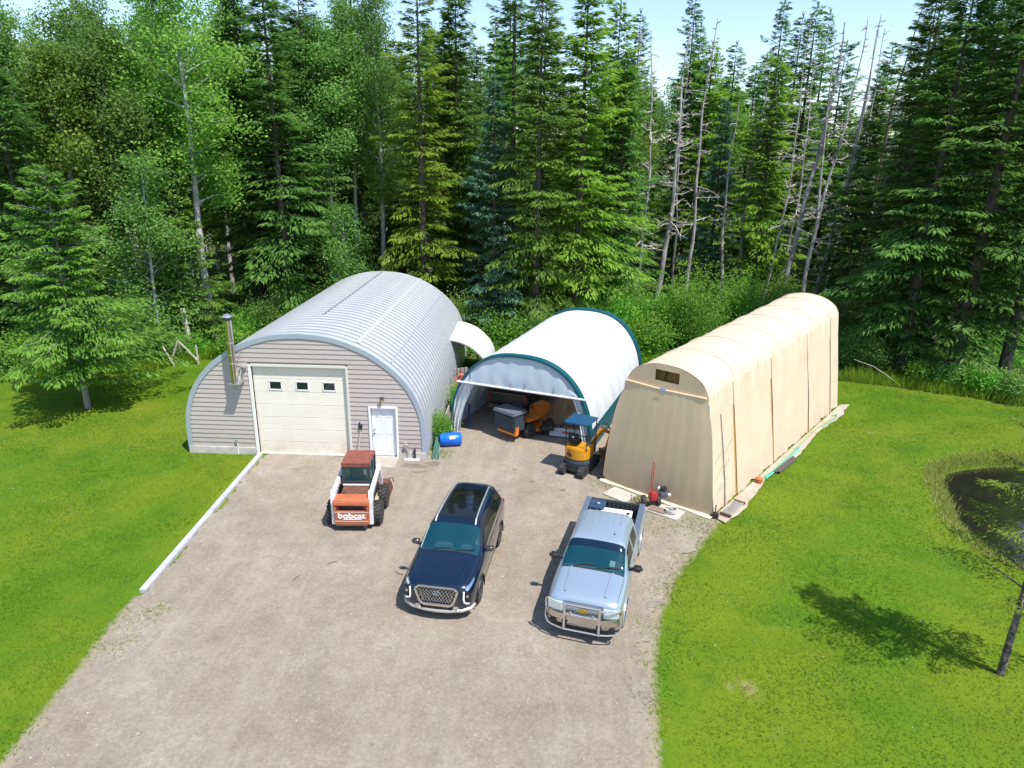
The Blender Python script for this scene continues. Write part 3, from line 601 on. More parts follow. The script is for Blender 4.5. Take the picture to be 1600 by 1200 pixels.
# front: raised door curtain with its roll bar
BZ = 2.30
ks = [k_ for k_ in range(nt_+1) if tent_pt(k_/nt_)[1] > BZ-.02]; topc = [tent_pt(k_/nt_, -.04) for k_ in ks]
rows = []
for j in range(15):
    f_ = j/14; row = []
    for (x, zt) in topc:
        xx = x*.985; zz = zt+(BZ-zt)*f_; wr = .03*math.sin(x*9+f_*3)*math.sin(f_*3.1)+.02*math.sin(x*23+f_*7)*f_
        row.append((xx, -.05-.10*math.sin(f_*1.6)+wr, zz))
    rows.append(row)
MB().sheet(rows).build('door_curtain', valance_m, tent, smooth=True)
MB().cyl((-2.78,-.17,BZ+.02),(2.85,-.17,BZ-.02),.045,12).build('roll_bar', mat('roll_white', (.62,.64,.66), .5), tent, smooth=True)
for x in (-2.2,-.35,.25,1.5):
    b = MB(); b.tube([(x,-.20,BZ+.02),(x+.01,-.12,BZ+.45),(x+.02,-.10,min(3.2, tent_pt(.5+x/6.6)[1]-.35))], .008, 5); b.build('tie_cord', dark_metal, tent)
# gathered side flaps left and right of the opening
for sx in (-1,1):
    rows = []
    for j in range(13):
        z = BZ*(1-j/12)
        t0 = min((abs(tent_pt(k_/200)[1]-z), k_/200) for k_ in range(101))[1]; xo = tent_pt(t0, -.05)[0]; wd = (.62 if sx < 0 else .42)*(1-.35*j/12)
        rows.append([(sx*(abs(xo)-wd*q/8), -.02-.05*math.sin(q*2.1+j*.4)-.05*(q/8), z+.02) for q in range(9)])
    MB().sheet(rows).build('side_flap', white_fab, tent, smooth=True)
b = MB(); b.add([(-2.55,.25,.05),(-2.3,.2,.05),(-2.35,.25,1.15),(-2.5,.3,1.2),(-2.5,.42,.05)], [(0,1,2,3),(1,4,3,2),(0,3,4)]); b.build('lower_curtain', mat('navy_tarp', (.01,.035,.10), .6), tent)

# ---------------------------------------------------------------- tan canvas shelter
TFL, TFR, TBR = Vector((13.61,-1.28,0)), Vector((17.06,-3.9,0)), Vector((25.79,7.38,0))
uu = (TFR-TFL).normalized(); SW = (TFR-TFL).length; vvv = Vector((-uu.y, uu.x, 0)); SL = (TBR-TFR).dot(vvv)
TYAW = math.atan2(uu.y, uu.x)
shl = empty('canvas_shelter', TFL, TYAW, 'tall tan canvas arched shelter closed at the front beside the lawn', 'tent')
tan_side = fabric('canvas_cream', (0.64,0.525,0.385), .12, .8, .7, 2.6, var=.05, scale=.8)
tan_front = fabric('canvas_front', (0.72,0.545,0.35), .12, .8, .2, 1.1, var=.05, scale=.8, stretch=(2,2,.6))
def shelter_prof(h0, base=0.02):
    """half section, local x 0..SW: right foot to left foot over the arch"""
    c = SW/2; e = SW/2-.66; pts = [(c+SW/2-.02, base), (c+e+.36, h0*.45), (c+e+.12, h0*.8), (c+e, h0), (c+e*.86, h0+.36), (c+e*.52, h0+.66), (c, h0+.78)]
    L_ = pts+[(2*c-x, z) for x, z in reversed(pts[:-1])]; return L_
def sh_section(h0):
    P_ = shelter_prof(h0); out = [np.array(p) for p in P_[:3]]; arcp = cr(P_[3:10], 6); return [np.array(P_[0]), (np.array(P_[0])+np.array(P_[1]))/2, np.array(P_[1]), (np.array(P_[1])+np.array(P_[2]))/2, np.array(P_[2])]+[np.array(p) for p in arcp]+[np.array(P_[10]), (np.array(P_[10])+np.array(P_[11]))/2, np.array(P_[11]), (np.array(P_[11])+np.array(P_[12]))/2, np.array(P_[12])]
RIBS = [0, 2.15, 4.3, 6.5, 8.7, 10.9, 13.0, SL]
def sag_at(y):
    for a, b2 in zip(RIBS, RIBS[1:]):
        if a <= y <= b2: return math.sin(math.pi*(y-a)/(b2-a))
    return 0
def sh_rows(y0, y1, ny, sel):
    rows = []
    for i in range(ny+1):
        y = y0+(y1-y0)*i/ny; s_ = sh_section(4.12+.42*y/SL); g = sag_at(y); c = np.array((SW/2, 2.4)); row = []
        for k_, p in enumerate(s_):
            if not sel(k_, len(s_)): continue
            d = (c-p)/np.linalg.norm(c-p); side = k_ <= 5 or k_ >= len(s_)-6
            wr = .04*math.sin(y*4.3+.6*math.sin(y*1.7)+k_*.35)*(1 if side else .4)+.022*math.sin(y*11.3+k_*.9)
            q = p+d*(g*(.045 if not side else .035)+wr*(.2+g)); row.append((q[0], y, q[1]))
        rows.append(row)
    return rows
NS = len(sh_section(4))
MB().sheet(sh_rows(0, SL, 112, lambda k_, n: 4 <= k_ <= n-5)).build('roof_canvas', tan_side, shl, smooth=True)
# side canvas panels (right = towards the lawn), gaps laced with cord
seams = [0.0, 1.9, 5.55, 9.75, 12.95, SL]
for a, b2 in zip(seams, seams[1:]):
    g0 = .15 if a > 0 else 0; MB().sheet(sh_rows(a+g0, b2-.02, max(8, int((b2-a)*8)), lambda k_, n: k_ <= 5)).build('side_canvas', tan_side, shl, smooth=True)
MB().sheet(sh_rows(0, SL, 60, lambda k_, n: k_ >= n-6)).build('side_canvas', tan_side, shl, smooth=True)
gapm = mat('seam_gap_shade', (0.50,0.30,0.10), .85)  # orange shadow inside the seam gaps, put into the strip colour
for sx in seams[1:-1]:
    rr = sh_rows(sx-.06, sx+.22, 2, lambda k_, n: k_ <= 5); MB().sheet([[(p[0]-.022, p[1], p[2]) for p in r_] for r_ in rr]).build('seam_shade_strip', gapm, shl)
    r_ = sh_rows(sx+.05, sx+.06, 1, lambda k_, n: k_ <= 5)[0]; MB().tube([(p[0]+.015, p[1]+.02*math.sin(i*2), p[2]) for i, p in enumerate(r_)], .007, 5).build('lacing_cord', dark_metal, shl)
r_ = sh_rows(.85, .86, 1, lambda k_, n: k_ <= 4)[0]; MB().tube([(p[0]+.03, p[1]+.03*math.sin(i*2), p[2]) for i, p in enumerate(r_)], .014, 5).build('lacing_cord', dark_metal, shl)
for yy in RIBS[1:]:
    y = min(yy, SL-.03); s_ = sh_section(4.12+.42*y/SL); MB().tube([(p[0], y, p[1]+.005) for p in s_[5:-5]], .022, 5, False).build('rib_ridge', tan_side, shl, smooth=True)
# front: gable with vent, folded hem, hanging door sheet flaring at the foot
F_ = sh_section(4.12); gab = [p for p in F_ if p[1] >= 4.10]
VX0, VX1, VZ0, VZ1 = 1.74, 2.62, 4.30, 4.68
hem = 4.0
def gable():
    b = MB(); gx0, gx1 = gab[-1][0], gab[0][0]
    def top(x): 
        xs = [p[0] for p in reversed(gab)]; zs = [p[1] for p in reversed(gab)]; return float(np.interp(x, xs, zs))-.01
    def patch(x0, x1, zl, zh, n=8):
        rows = [[(x, -.03, zl(x) if callable(zl) else zl) for x in np.linspace(x0, x1, n)], [(x, -.02, zh(x) if callable(zh) else zh) for x in np.linspace(x0, x1, n)]]; b.sheet(rows)
    patch(gx0+.01, VX0, hem, top, 14); patch(VX1, gx1-.01, hem, top, 14); patch(VX0, VX1, hem, VZ0); patch(VX0, VX1, VZ1, top); return b
gable().build('gable_canvas', tan_front, shl, smooth=True)
v_ = MB().box(((VX0+VX1)/2, .10, (VZ0+VZ1)/2), (VX1-VX0+.06, .05, VZ1-VZ0+.06)).build('vent_opening', mat('vent_brown', (0.13,0.06,0.015), .8, color2=(.2,.10,.03), scale=3), shl)
MB().bar((VX0+.32,.03,VZ0),(VX0+.37,.03,VZ1),.05,.03).build('vent_bar', mat('vent_bar', (.04,.02,.01), .8), v_)
rows = []
for j in range(25):
    f_ = j/24; z = hem*(1-f_)+.02; wd0 = SW/2-.60; flare = wd0+(.0 if f_ < .10 else .62*((f_-.10)/.9)**.55)
    cx = SW/2; out = -.05-.10*math.sin(f_*2.4)-.05*f_; row = []
    for q in range(31):
        s_ = -1+2*q/30; x = cx+s_*flare; row.append((x, out-.06*(1-s_*s_)-.03*math.sin(s_*11+f_*2)*(abs(s_)**4)*f_-.004*math.sin(s_*31+f_*5), z))
    rows.append(row)
add_dirt(tan_front, 0, 1.1, (.36,.27,.17), .7, 2.2); add_dirt(tan_side, 0, .9, (.40,.32,.22), .7, 2.0)
MB().sheet(rows).build('door_sheet', tan_front, shl, smooth=True)
MB().tube([(gab[-1][0]+.02,-.05,hem+.05),(SW/2,-.09,hem+.02),(gab[0][0]-.02,-.05,hem+.05)], .04, 8).build('hem_roll', tan_front, shl, smooth=True)
MB().box((2.12,-.15,hem+.05),(.22,.01,.10)).build('label_patch', mat('label_blue', (.40,.50,.78), .6), shl)
MB().add([(gab[0][0]-.05,-.06,3.55),(gab[0][0]+.16,-.03,3.3),(gab[0][0]+.10,-.07,3.92),(gab[0][0]-.05,-.04,3.55),(gab[0][0]+.16,-.01,3.3),(gab[0][0]+.10,-.05,3.92)], [(0,1,2),(5,4,3),(0,3,4,1),(1,4,5,2),(2,5,3,0)]).build('loose_corner', mat('loose_white', (.75,.73,.68), .7), shl)
MB().sheet([[(x, -.34-.03*math.sin(x*5), .055) for x in np.linspace(-.05, SW+.02, 20)], [(x, -.03, .12) for x in np.linspace(-.05, SW+.02, 20)]]).build('ground_flap', mat('flap_cream', (0.62,0.53,0.41), .8), shl)
for (x, y) in ((-.05,-.12),(SW+.04,-.08)):
    b = MB(); b.box((x,y,.11),(.26,.2,.13), (0,0,.4)); b.cyl((x,y,.1),(x+.02,y,.5),.02,6); b.build('corner_anchor', dark_metal, shl, bevel=.02)
s_ = sh_section(4.54); MB().prism([(p[0], p[1]) for p in s_], SL-.06, SL-.02).build('rear_canvas', tan_side, shl)
for k_ in range(3):
    MB().tube([(SW-.05+.02, .35, 2.2-.7*k_), (SW+.0, .75, 2.6-.7*k_)], .008, 4).build('guy_cord', mat('grey_cord', (.25,.22,.18), .8), shl)
# pale strip of sand along the shelter's lawn side and concrete slabs in front
sandm = mat('sand_strip', (0.33,0.27,0.21), .95, color2=(.44,.37,.30), scale=3, bump=.4)
def loc(sx, sy, z=0): return TFL+uu*sx+vvv*sy+Vector((0,0,z))
rg = np.random.default_rng(2); e1 = [loc(SW+.02, y) for y in np.linspace(-.1, SL+.3, 30)]; e2 = [loc(SW+.42+.08*math.sin(y*1.1)+rg.normal(0,.03)+(.12 if y < 1.5 else 0), y) for y in np.linspace(SL+.7, -.25, 40)]
o = MB().add([(p.x,p.y,.05) for p in e1+e2], [tuple(range(70))]).build('path', sandm); tag(o, kind='structure')
for i, (sx, sy, a, b2, lab) in enumerate([(1.15,-.85,.95,.75,'bare pale concrete slab in front of the canvas shelter behind the pickup'),(2.95,-.85,1.15,.75,'concrete slab under the red tiller in front of the canvas shelter')]):
    o = MB().box((0,0,.04),(a,b2,.06)).build('concrete_slab', mat('slab_pale', (.38,.35,.30), .9, color2=(.48,.45,.40), scale=3, bump=.2), None, bevel=.012); o.location = loc(sx, sy, .012); o.rotation_euler = (0,0,TYAW+(.05 if i else -.08)); tag(o, lab, 'slab', 'slabs in front of the canvas shelter')
# ---------------------------------------------------------------- trees
def sprays(b, d, sd_, l, w, tip, drop=0.12):
    """needle sprays: slim rhombs; b base, d direction, sd_ sideways"""
    up = np.array([0,0,1.]); m = b+d*(l*.45)[:, None]; t = b+d*l[:, None]-up*(l*drop)[:, None]
    V = np.stack([b, m+sd_*w[:, None], t, m-sd_*w[:, None]], 1).reshape(-1, 3); F = np.arange(4*len(b)).reshape(-1, 4)
    return V, F, np.repeat(tip, 4)
def unit(a): return a/np.maximum(np.linalg.norm(a, axis=-1, keepdims=True), 1e-6)
def spruce_mesh(name, seed, h, r, base, dz=.42, per=7, dens=26, droop=.35, up=.12, sl=.42, sw=.075, irr=.25, power=.85, lush=1.0, thin=1.0):
    q = np.random.default_rng(seed); B = []; D = []; S = []; Ls = []; Ws = []; T = []; z = base; br = MB(); ph_ = q.uniform(0, 6.28, 3)
    while z < h-.2:
        f = (z-base)/(h-base); nb_ = max(3, int(q.normal(per, 1)))
        az0 = q.uniform(0, 6.28)
        for k in range(nb_):
            az = az0+6.283*k/nb_+q.normal(0, .3)
            L = r*1.12*((1-f)**power)*q.uniform(1-irr, 1+irr)+.18
            L *= .78+.30*math.sin(az*1.0+ph_[0]+z*.35)*math.sin(z*.9+ph_[1])+.22*math.sin(az*2+ph_[2]-z*.7)+.12*q.normal()
            L = max(L, .25)
            if f < .12: L *= .55+.45*f/.12*1.0
            if q.random() < .08: L *= .45
            dh = np.array([math.cos(az), math.sin(az), 0]); per_ = np.array([-dh[1], dh[0], 0]); z0 = z+q.normal(0, dz*.5)
            dr_ = droop*q.uniform(.6, 1.4)*(1.1-.7*f); u_ = up+.45*f
            def pt(s): return dh*(L*s)[..., None]+np.array([0,0,1.])*(z0+u_*L*s-dr_*L*s*s+.10*L*s**4)[..., None]
            n = max(6, int(L*dens*lush)); s = q.uniform(.10, 1, n)**.8; p = pt(s)
            side = q.choice([-1, 1], n); ang = q.uniform(.35, 1.15, n)*(1.15-.5*s)
            d = dh*np.cos(ang)[:, None]+per_*(side*np.sin(ang))[:, None]; d[:, 2] += (u_-2*dr_*s)*.6-q.uniform(0, .35, n)
            d = unit(d); sd_ = unit(np.cross(d, np.array([0,0,1.])+q.normal(0, .45, (n, 3))))
            width = L*.30*np.sin(np.pi*np.clip(s, .05, .95))*q.uniform(0, 1, n)**1.2
            p = p+per_*(side*width)[:, None]-np.array([0,0,1.])*(width*.25+q.uniform(0,.10,n))[:, None]
            B.append(p); D.append(d); S.append(sd_); Ls.append(sl*q.uniform(.6, 1.25, n)*(1-.25*s)); Ws.append(sw*q.uniform(.7, 1.4, n)); T.append(np.clip((s-.35)*1.3+width/(L+.01)*.6, 0, 1)*q.uniform(.5, 1, n))
            if L > .5 and k % 2 == 0: br.tube([tuple(pt(np.array(t_))) for t_ in (0., .4, .8)], [.028, .018, .008], 3, False)
        z += dz*q.uniform(.75, 1.25)*(1-.35*f)
    n = 20; a = q.uniform(0, 6.28, n); d = unit(np.stack([np.cos(a)*.4, np.sin(a)*.4, np.ones(n)], 1)); B.append(np.column_stack([np.zeros((n, 2)), q.uniform(h-.7, h-.1, n)])); D.append(d); S.append(unit(np.cross(d, q.normal(0, 1, (n, 3))))); Ls.append(np.full(n, .35)); Ws.append(np.full(n, .04)); T.append(np.full(n, .6))
    V, F, tp = sprays(*[np.concatenate(x) for x in (B, D, S, Ls, Ws, T)])
    me = np_mesh(name, V, F); at = me.attributes.new('tip', 'FLOAT', 'POINT'); at.data.foreach_set('value', tp.astype(np.float32))
    tk = MB(); rr = (.012*h+.02)*thin; n = 9; wob = [(q.normal(0,.03)*i, q.normal(0,.03)*i) for i in range(n)]
    tk.tube([(0,0,-.15)]+[(0, 0, h*i/(n-1)) for i in range(n)], [rr*1.25]+[rr*(1-.97*i/(n-1)) for i in range(n)], 8); tk.v += br.v and []; off = len(tk.v); tk.v += br.v; tk.f += [tuple(i+off for i in f_) for f_ in br.f]
    return me, tk.mesh(name+'_trunk', smooth=True)
def leaves(C, q, size, flat=.6):
    n = len(C); nrm = unit(q.normal(0, 1, (n, 3))+np.array([0,0,flat])); a = unit(np.cross(nrm, q.normal(0, 1, (n, 3)))); b = np.cross(nrm, a); s = size*q.uniform(.65, 1.35, n)
    V = np.stack([C-a*s[:, None]*.6, C+b*s[:, None]*.38, C+a*s[:, None]*.6, C-b*s[:, None]*.38], 1).reshape(-1, 3); return V, np.arange(4*n).reshape(-1, 4)
def aspen_mesh(name, seed, h, r, base, nl=9000, size=.19, nbr=26, lean=(0,0), tr=.18):
    q = np.random.default_rng(seed); tk = MB(); C = []; T = []
    def tpos(z): return np.array([lean[0]*z+.12*math.sin(z*.35+seed), lean[1]*z+.10*math.cos(z*.4+seed), z])
    n = 12; tk.tube([tuple(tpos(h*.97*i/(n-1)-.15)) for i in range(n)], [tr*(1-.9*i/(n-1)) for i in range(n)], 8)
    ends = []
    for i in range(nbr):
        f = (i+.5)/nbr; z = base+(h*.97-base)*f; az = q.uniform(0, 6.28); L = r*q.uniform(.65, 1.15)*(math.sin(math.pi*(.18+.78*f))**.7); el = q.uniform(.15, .7)+.4*f
        d = np.array([math.cos(az)*math.cos(el), math.sin(az)*math.cos(el), math.sin(el)]); p0 = tpos(z); p1 = p0+d*L*.5+q.normal(0,.1,3); p2 = p0+d*L-np.array([0,0,.12*L])
        tk.tube([tuple(p0), tuple(p1), tuple(p2)], [tr*.32*(1-.6*f), tr*.2*(1-.6*f), .012], 4, False)
        for s in q.uniform(.3, 1.05, 5): ends.append((p0*(1-s)+p2*s+q.normal(0, .28*r/2.5, 3), .34+.16*L))
    wts = np.array([e[1]**2 for e in ends]); wts /= wts.sum(); idx = q.choice(len(ends), nl, p=wts); Ce = np.array([e[0] for e in ends])[idx]; Sg = np.array([e[1] for e in ends])[idx]
    C = Ce+q.normal(0, 1, (nl, 3))*Sg[:, None]*np.array([.62,.62,.48]); V, F = leaves(C, q, size)
    me = np_mesh(name, V, F); at = me.attributes.new('tip', 'FLOAT', 'POINT'); c0 = np.array([lean[0]*(h+base)/2, lean[1]*(h+base)/2]); rd = np.linalg.norm(C[:, :2]-c0, axis=1)/r
    at.data.foreach_set('value', np.repeat(np.clip(rd*.7*q.uniform(.2, 1, nl), 0, 1), 4).astype(np.float32)); return me, tk.mesh(name+'_trunk', smooth=True)
def bush_mesh(name, seed, h, r, nl=3200, size=.13, stems=7):
    q = np.random.default_rng(seed); tk = MB(); E_ = []
    for i in range(stems*2):
        az = q.uniform(0, 6.28); rr = r*q.uniform(.1, 1); zt = h*q.uniform(.45, 1)*(1-.35*(rr/r)**2); p = np.array([math.cos(az)*rr, math.sin(az)*rr, zt]); b0 = np.array([p[0]*.15, p[1]*.15, -.05])
        if i < stems: tk.tube([tuple(b0), tuple((b0+p)/2+np.array([0,0,.15*h])*.5), tuple(p)], [.03, .02, .008], 4, False)
        for s in q.uniform(.35, 1.05, 4): E_.append(b0*(1-s)+p*s+q.normal(0, .10*r, 3))
    E_ = np.array(E_); C = E_[q.integers(0, len(E_), nl)]+q.normal(0, 1, (nl, 3))*np.array([.20*r+.08, .20*r+.08, .09*h+.05]); C[:, 2] = np.abs(C[:, 2])+.02; V, F = leaves(C, q, size)
    me = np_mesh(name, V, F); at = me.attributes.new('tip', 'FLOAT', 'POINT'); at.data.foreach_set('value', np.repeat(np.clip(C[:, 2]/h*q.uniform(.3, 1, nl), 0, 1), 4).astype(np.float32)); return me, tk.mesh(name+'_stems')
def dead_mesh(name, seed, h, lean, tr=.16, nbr=26, fork=None, bl=2.3):
    q = np.random.default_rng(seed); tk = MB(); lx_, ly_ = lean
    def tpos(z): return Vector((lx_*z+.20*math.sin(z*.3+seed)+.05*math.sin(z*1.1+seed*2), ly_*z+.12*math.cos(z*.37+seed)-.12*math.cos(seed), z))
    n = 20; tk.tube([tpos(h*i/(n-1)-.15) for i in range(n)], [tr*(1-.85*i/(n-1)) for i in range(n)], 8)
    if fork:
        z0, dx = fork; p = tpos(z0); tk.tube([p+Vector((dx*t_*(1-.3*t_), .1*t_, (h*.95-z0)*t_)) for t_ in (0,.15,.4,.7,1)], [tr*.6,tr*.5,tr*.4,tr*.25,.015], 7)
    b2 = MB()
    for i in range(nbr):
        z = h*q.uniform(.28, .98); az = q.uniform(0, 6.28); L = bl*q.uniform(.35, 1.1)*(1.15-z/h); d = Vector((math.cos(az), math.sin(az), q.uniform(-.25, .45))); p = tpos(z)
        p1 = p+d*L*.5+Vector((0,0,-.06*L)); p2 = p+d*L+Vector((0,0,q.uniform(-.35,.25)*L)); b2.tube([p, p1, p2], [.042,.03,.012], 4, False)
        for j in range(5):
            s = q.uniform(.25, 1); o_ = p.lerp(p2, s); e = o_+Vector((q.normal(0,.35), q.normal(0,.35), q.normal(.05,.28)))*L*.5; b2.tube([o_, e], [.02,.009], 3, False)
    return b2.mesh(name), tk.mesh(name+'_trunk', smooth=True)
F_DARK = foliage('spruce_dark', (0.048,0.130,0.028), (0.105,0.230,0.045), (0.23,0.37,0.065), .45)
F_MID = foliage('spruce_mid', (0.062,0.150,0.024), (0.135,0.265,0.040), (0.28,0.42,0.06), .45)
F_YEL = foliage('spruce_yellow', (0.095,0.185,0.018), (0.20,0.325,0.032), (0.36,0.47,0.055), .47)
F_BLUE = foliage('spruce_blue', (0.056,0.15,0.085), (0.12,0.27,0.16), (0.24,0.43,0.26), .38)
F_ASP = foliage('aspen_leaf', (0.10,0.22,0.042), (0.20,0.35,0.075), (0.32,0.46,0.11), .5)
F_ASPY = foliage('aspen_leaf_light', (0.12,0.25,0.034), (0.24,0.39,0.06), (0.37,0.49,0.09), .5)
F_BUSH = foliage('bush_leaf', (0.085,0.25,0.026), (0.20,0.42,0.05), (0.32,0.52,0.07), .5, obj_var=.15)
F_LARCH = foliage('larch_needles', (0.11,0.19,0.02), (0.24,0.34,0.04), (0.37,0.46,0.07), .5)
B_DARK = mat('bark_dark', (0.055,0.045,0.038), .95, color2=(.13,.11,.09), scale=9, bump=.6, bscale=25, stretch=(1,1,.3))
B_PALE = mat('bark_pale', (0.28,0.27,0.265), .9, color2=(.50,.49,.48), scale=5, bump=.4, bscale=22, stretch=(1,1,.5))
B_DEAD = mat('bark_dead', (0.13,0.115,0.11), .9, color2=(.46,.44,.43), scale=3, bump=.4, stretch=(1,1,.4))
B_TWIG = mat('dead_twigs', (0.50,0.46,0.42), .9)
MESH = {}
for i, (h_, r_, dz_) in enumerate([(21,2.7,.50),(24,2.5,.55),(18,2.6,.48),(22,3.0,.55)]): MESH['tall', i] = spruce_mesh('tall_spruce', 100+i, h_, r_, 1.6+.6*i, dz_, 7, 40, sl=.44, sw=.038, irr=.38, droop=.45, power=.62)
for i, (h_, r_) in enumerate([(13,2.7),(9,2.0)]): MESH['mid', i] = spruce_mesh('young_spruce', 140+i, h_, r_, .5, .42, 8, 50, sl=.36, sw=.034, irr=.25, droop=.40, power=.85)
MESH['lawn', 0] = spruce_mesh('lawn_spruce', 171, 10.8, 3.25, 2.0, .40, 9, 62, sl=.30, sw=.03, droop=.42, up=.10, irr=.3, power=.75, lush=1.25)
MESH['larch', 0] = spruce_mesh('pond_conifer', 181, 8.6, 1.55, 2.1, .46, 6, 150, thin=.72, sl=.12, sw=.014, droop=.18, up=.2, irr=.4, power=.7)
for i, (h_, r_, b0) in enumerate([(20,3.0,9.5),(18,2.7,6),(22,3.2,8),(15,2.3,4)]): MESH['aspen', i] = aspen_mesh('aspen', 200+i, h_, r_, b0, 22000, .135, 38, tr=.20+.02*i)
MESH['edge', 0] = aspen_mesh('edge_poplar', 231, 11, 2.6, 1.5, 15000, .125, 34, tr=.12); MESH['edge', 1] = aspen_mesh('edge_poplar', 232, 8, 2.2, 1.0, 11000, .115, 28, tr=.09)
for i, (h_, r_) in enumerate([(2.2,1.4),(3.4,1.7),(1.3,1.0),(5.2,2.2)]): MESH['bush', i] = bush_mesh('bush', 250+i, h_, r_, [4500,6500,2700,10500][i], .10)
def plant(name, kind, mesh_key, xy, rz, sc, crown_m, trunk_m, label, cat, group=None, crown_name='crown', trunk_name='trunk', z=-.05, tilt=(0,0)):
    e = empty(name, (xy[0], xy[1], z), 0, label, cat, group); e.rotation_euler = (tilt[0], tilt[1], rz); e.scale = (sc[0], sc[0], sc[1]) if isinstance(sc, tuple) else (sc, sc, sc)
    cm, tm = MESH[mesh_key]
    for nm, me, m_ in ((crown_name, cm, crown_m), (trunk_name, tm, trunk_m)):
        if len(me.materials) == 0: me.materials.append(m_)
        o_ = bpy.data.objects.new(nm, me); COL.objects.link(o_); o_.parent = e
        if nm == 'branches': o_['kind'] = 'stuff'
        o_.material_slots[0].link = 'OBJECT'; o_.material_slots[0].material = m_
    return e
def spruce(px, Y, key, sc, m_, label, group=None, name='spruce_tree', row=330):
    return plant(name, 's', key, (col_x(px, row, Y), Y), rng.uniform(0, 6.28), sc, m_, B_DARK, label, 'tree', group)
def aspen(px, Y, key, sc, m_, label, group=None, name='aspen_tree', row=330):
    return plant(name, 'a', key, (col_x(px, row, Y), Y), rng.uniform(0, 6.28), sc, m_, B_PALE, label, 'tree', group)
# the lawn trees
plant('spruce_tree', 's', ('lawn',0), (-9.85,4.41), 1.0, 1.0, F_MID, mat('bark_grey', (.17,.15,.14), .9, color2=(.30,.28,.27), scale=8, bump=.4), 'bright green spruce with bare lower trunk standing alone on the lawn', 'tree')
plant('pond_conifer', 's', ('larch',0), (22.09,-11.06), 2.4, 1.0, F_LARCH, mat('bark_spotted', (.06,.05,.045), .9, color2=(.22,.19,.17), scale=6, bump=.4, ramp=(.45,.6)), 'thin conifer with dark mottled trunk at the near edge of the pond', 'tree')
# forest edge, tree by tree
G1 = 'trees along the forest edge'
spruce(30, 11.5, ('tall',2), (1.15,.88), F_DARK, 'dark spruce at the far left forest edge beside the lawn spruce', G1)
spruce(-60, 13, ('tall',0), (1.1,.9), F_MID, 'tall spruce cut by the left picture edge', G1)
aspen(60, 14.5, ('aspen',1), 1.0, F_ASP, 'leafy poplar above the dark spruce in the upper left corner', G1)
aspen(155, 17, ('aspen',0), (1.1,.95), F_ASP, 'poplar with grey trunk showing high above the lawn spruce', G1)
aspen(235, 18.5, ('aspen',1), (1.1,1.0), F_ASPY, 'light green poplar between the lawn spruce and the pale trunk', G1)
aspen(225, 13.2, ('edge',0), (1.1,1.0), F_ASP, 'young poplar leafy to the ground behind the pole frame', G1)
aspen(20, 16.5, ('aspen',3), (1.2,1.15), F_ASP, 'broad poplar crown left of the upper left corner trunk', G1)
aspen(115, 14, ('aspen',3), (1.15,1.1), F_ASPY, 'light poplar crown directly above the lawn spruce tip', G1)
aspen(190, 15.5, ('aspen',1), (1.15,1.0), F_ASP, 'full poplar crown right of the grey high trunk', G1)
aspen(285, 22, ('aspen',3), (1.1,1.2), F_ASP, 'poplar crown hanging left of the long pale trunk', G1)
aspen(385, 23.5, ('aspen',2), (1.1,.95), F_ASP, 'poplar crown right of the long pale trunk', G1)
aspen(90, 16, ('edge',0), (1.2,1.15), F_ASPY, 'bushy young poplar behind the crown of the lawn spruce', G1)
spruce(272, 15.2, ('mid',0), (.95,.95), F_MID, 'spruce beside the broken stub behind the pole frame', G1)
aspen(328, 16.6, ('aspen',2), (1.15,1.0), F_ASPY, 'tall poplar with long pale bare trunk left of the stove pipe', G1, row=480)
spruce(395, 22, ('tall',1), (1.0,.95), F_DARK, 'dark narrow spruce behind the stove pipe', G1)
spruce(440, 19.5, ('tall',0), (1.15,1.0), F_DARK, 'broad dark spruce behind the left shoulder of the metal hut', G1)
spruce(490, 23, ('tall',3), (.95,1.0), F_DARK, 'dark spruce left of the thin pale poplar trunks', G1)
aspen(557, 25, ('aspen',0), (1.0,1.05), F_ASP, 'poplar with pale trunk rising behind the top of the metal hut', G1)
aspen(597, 24, ('aspen',2), (.8,1.0), F_ASP, 'slender poplar with thin trunk beside the yellow green spruce', G1)
aspen(538, 20.5, ('edge',1), (1.0,1.0), F_ASP, 'young poplar just behind the crest of the metal hut', G1)
spruce(660, 19.5, ('tall',1), (1.05,.95), F_YEL, 'tall yellow green spruce behind the metal hut', G1)
spruce(715, 24, ('tall',0), (1.05,1.05), F_DARK, 'shadowed spruce between the yellow green and the blue green spruces', G1)
spruce(772, 19.0, ('mid',0), (.98,1.22), F_BLUE, 'blue green spruce with pointed top behind the white lean-to', G1)
spruce(840, 18.5, ('tall',3), (1.0,.95), F_MID, 'large green spruce behind the left half of the white tent', G1)
spruce(905, 19.5, ('tall',0), (1.15,1.05), F_YEL, 'large yellow green spruce behind the white tent top', G1)
spruce(952, 23, ('tall',2), (.95,1.15), F_YEL, 'yellow green spruce beside the dead trunks', G1)
spruce(800, 25, ('tall',1), (1.1,1.05), F_DARK, 'dark spruce filling the gap behind the blue green spruce', G1)
spruce(1120, 34, ('mid',0), (.85,1.22), F_BLUE, 'pale blue spruce with pointed top among the dead trunks', G1, row=300)
spruce(1190, 31, ('tall',2), (1.05,1.05), F_YEL, 'yellow green spruce right of the pale blue spruce', G1)
spruce(1090, 42, ('tall',0), (1.1,1.0), F_YEL, 'far yellow green spruce behind the dead trunks', G1)
spruce(1410, 17.5, ('tall',3), (1.05,.95), F_MID, 'spruce with sunlit tips behind the far end of the canvas shelter', G1)
spruce(1455, 14.5, ('tall',0), (1.2,1.0), F_DARK, 'big dark spruce with branches to the ground at the right lawn edge', G1)
spruce(1545, 13.0, ('tall',1), (1.35,.95), F_DARK, 'darkest spruce at the right forest edge above the pond', G1)
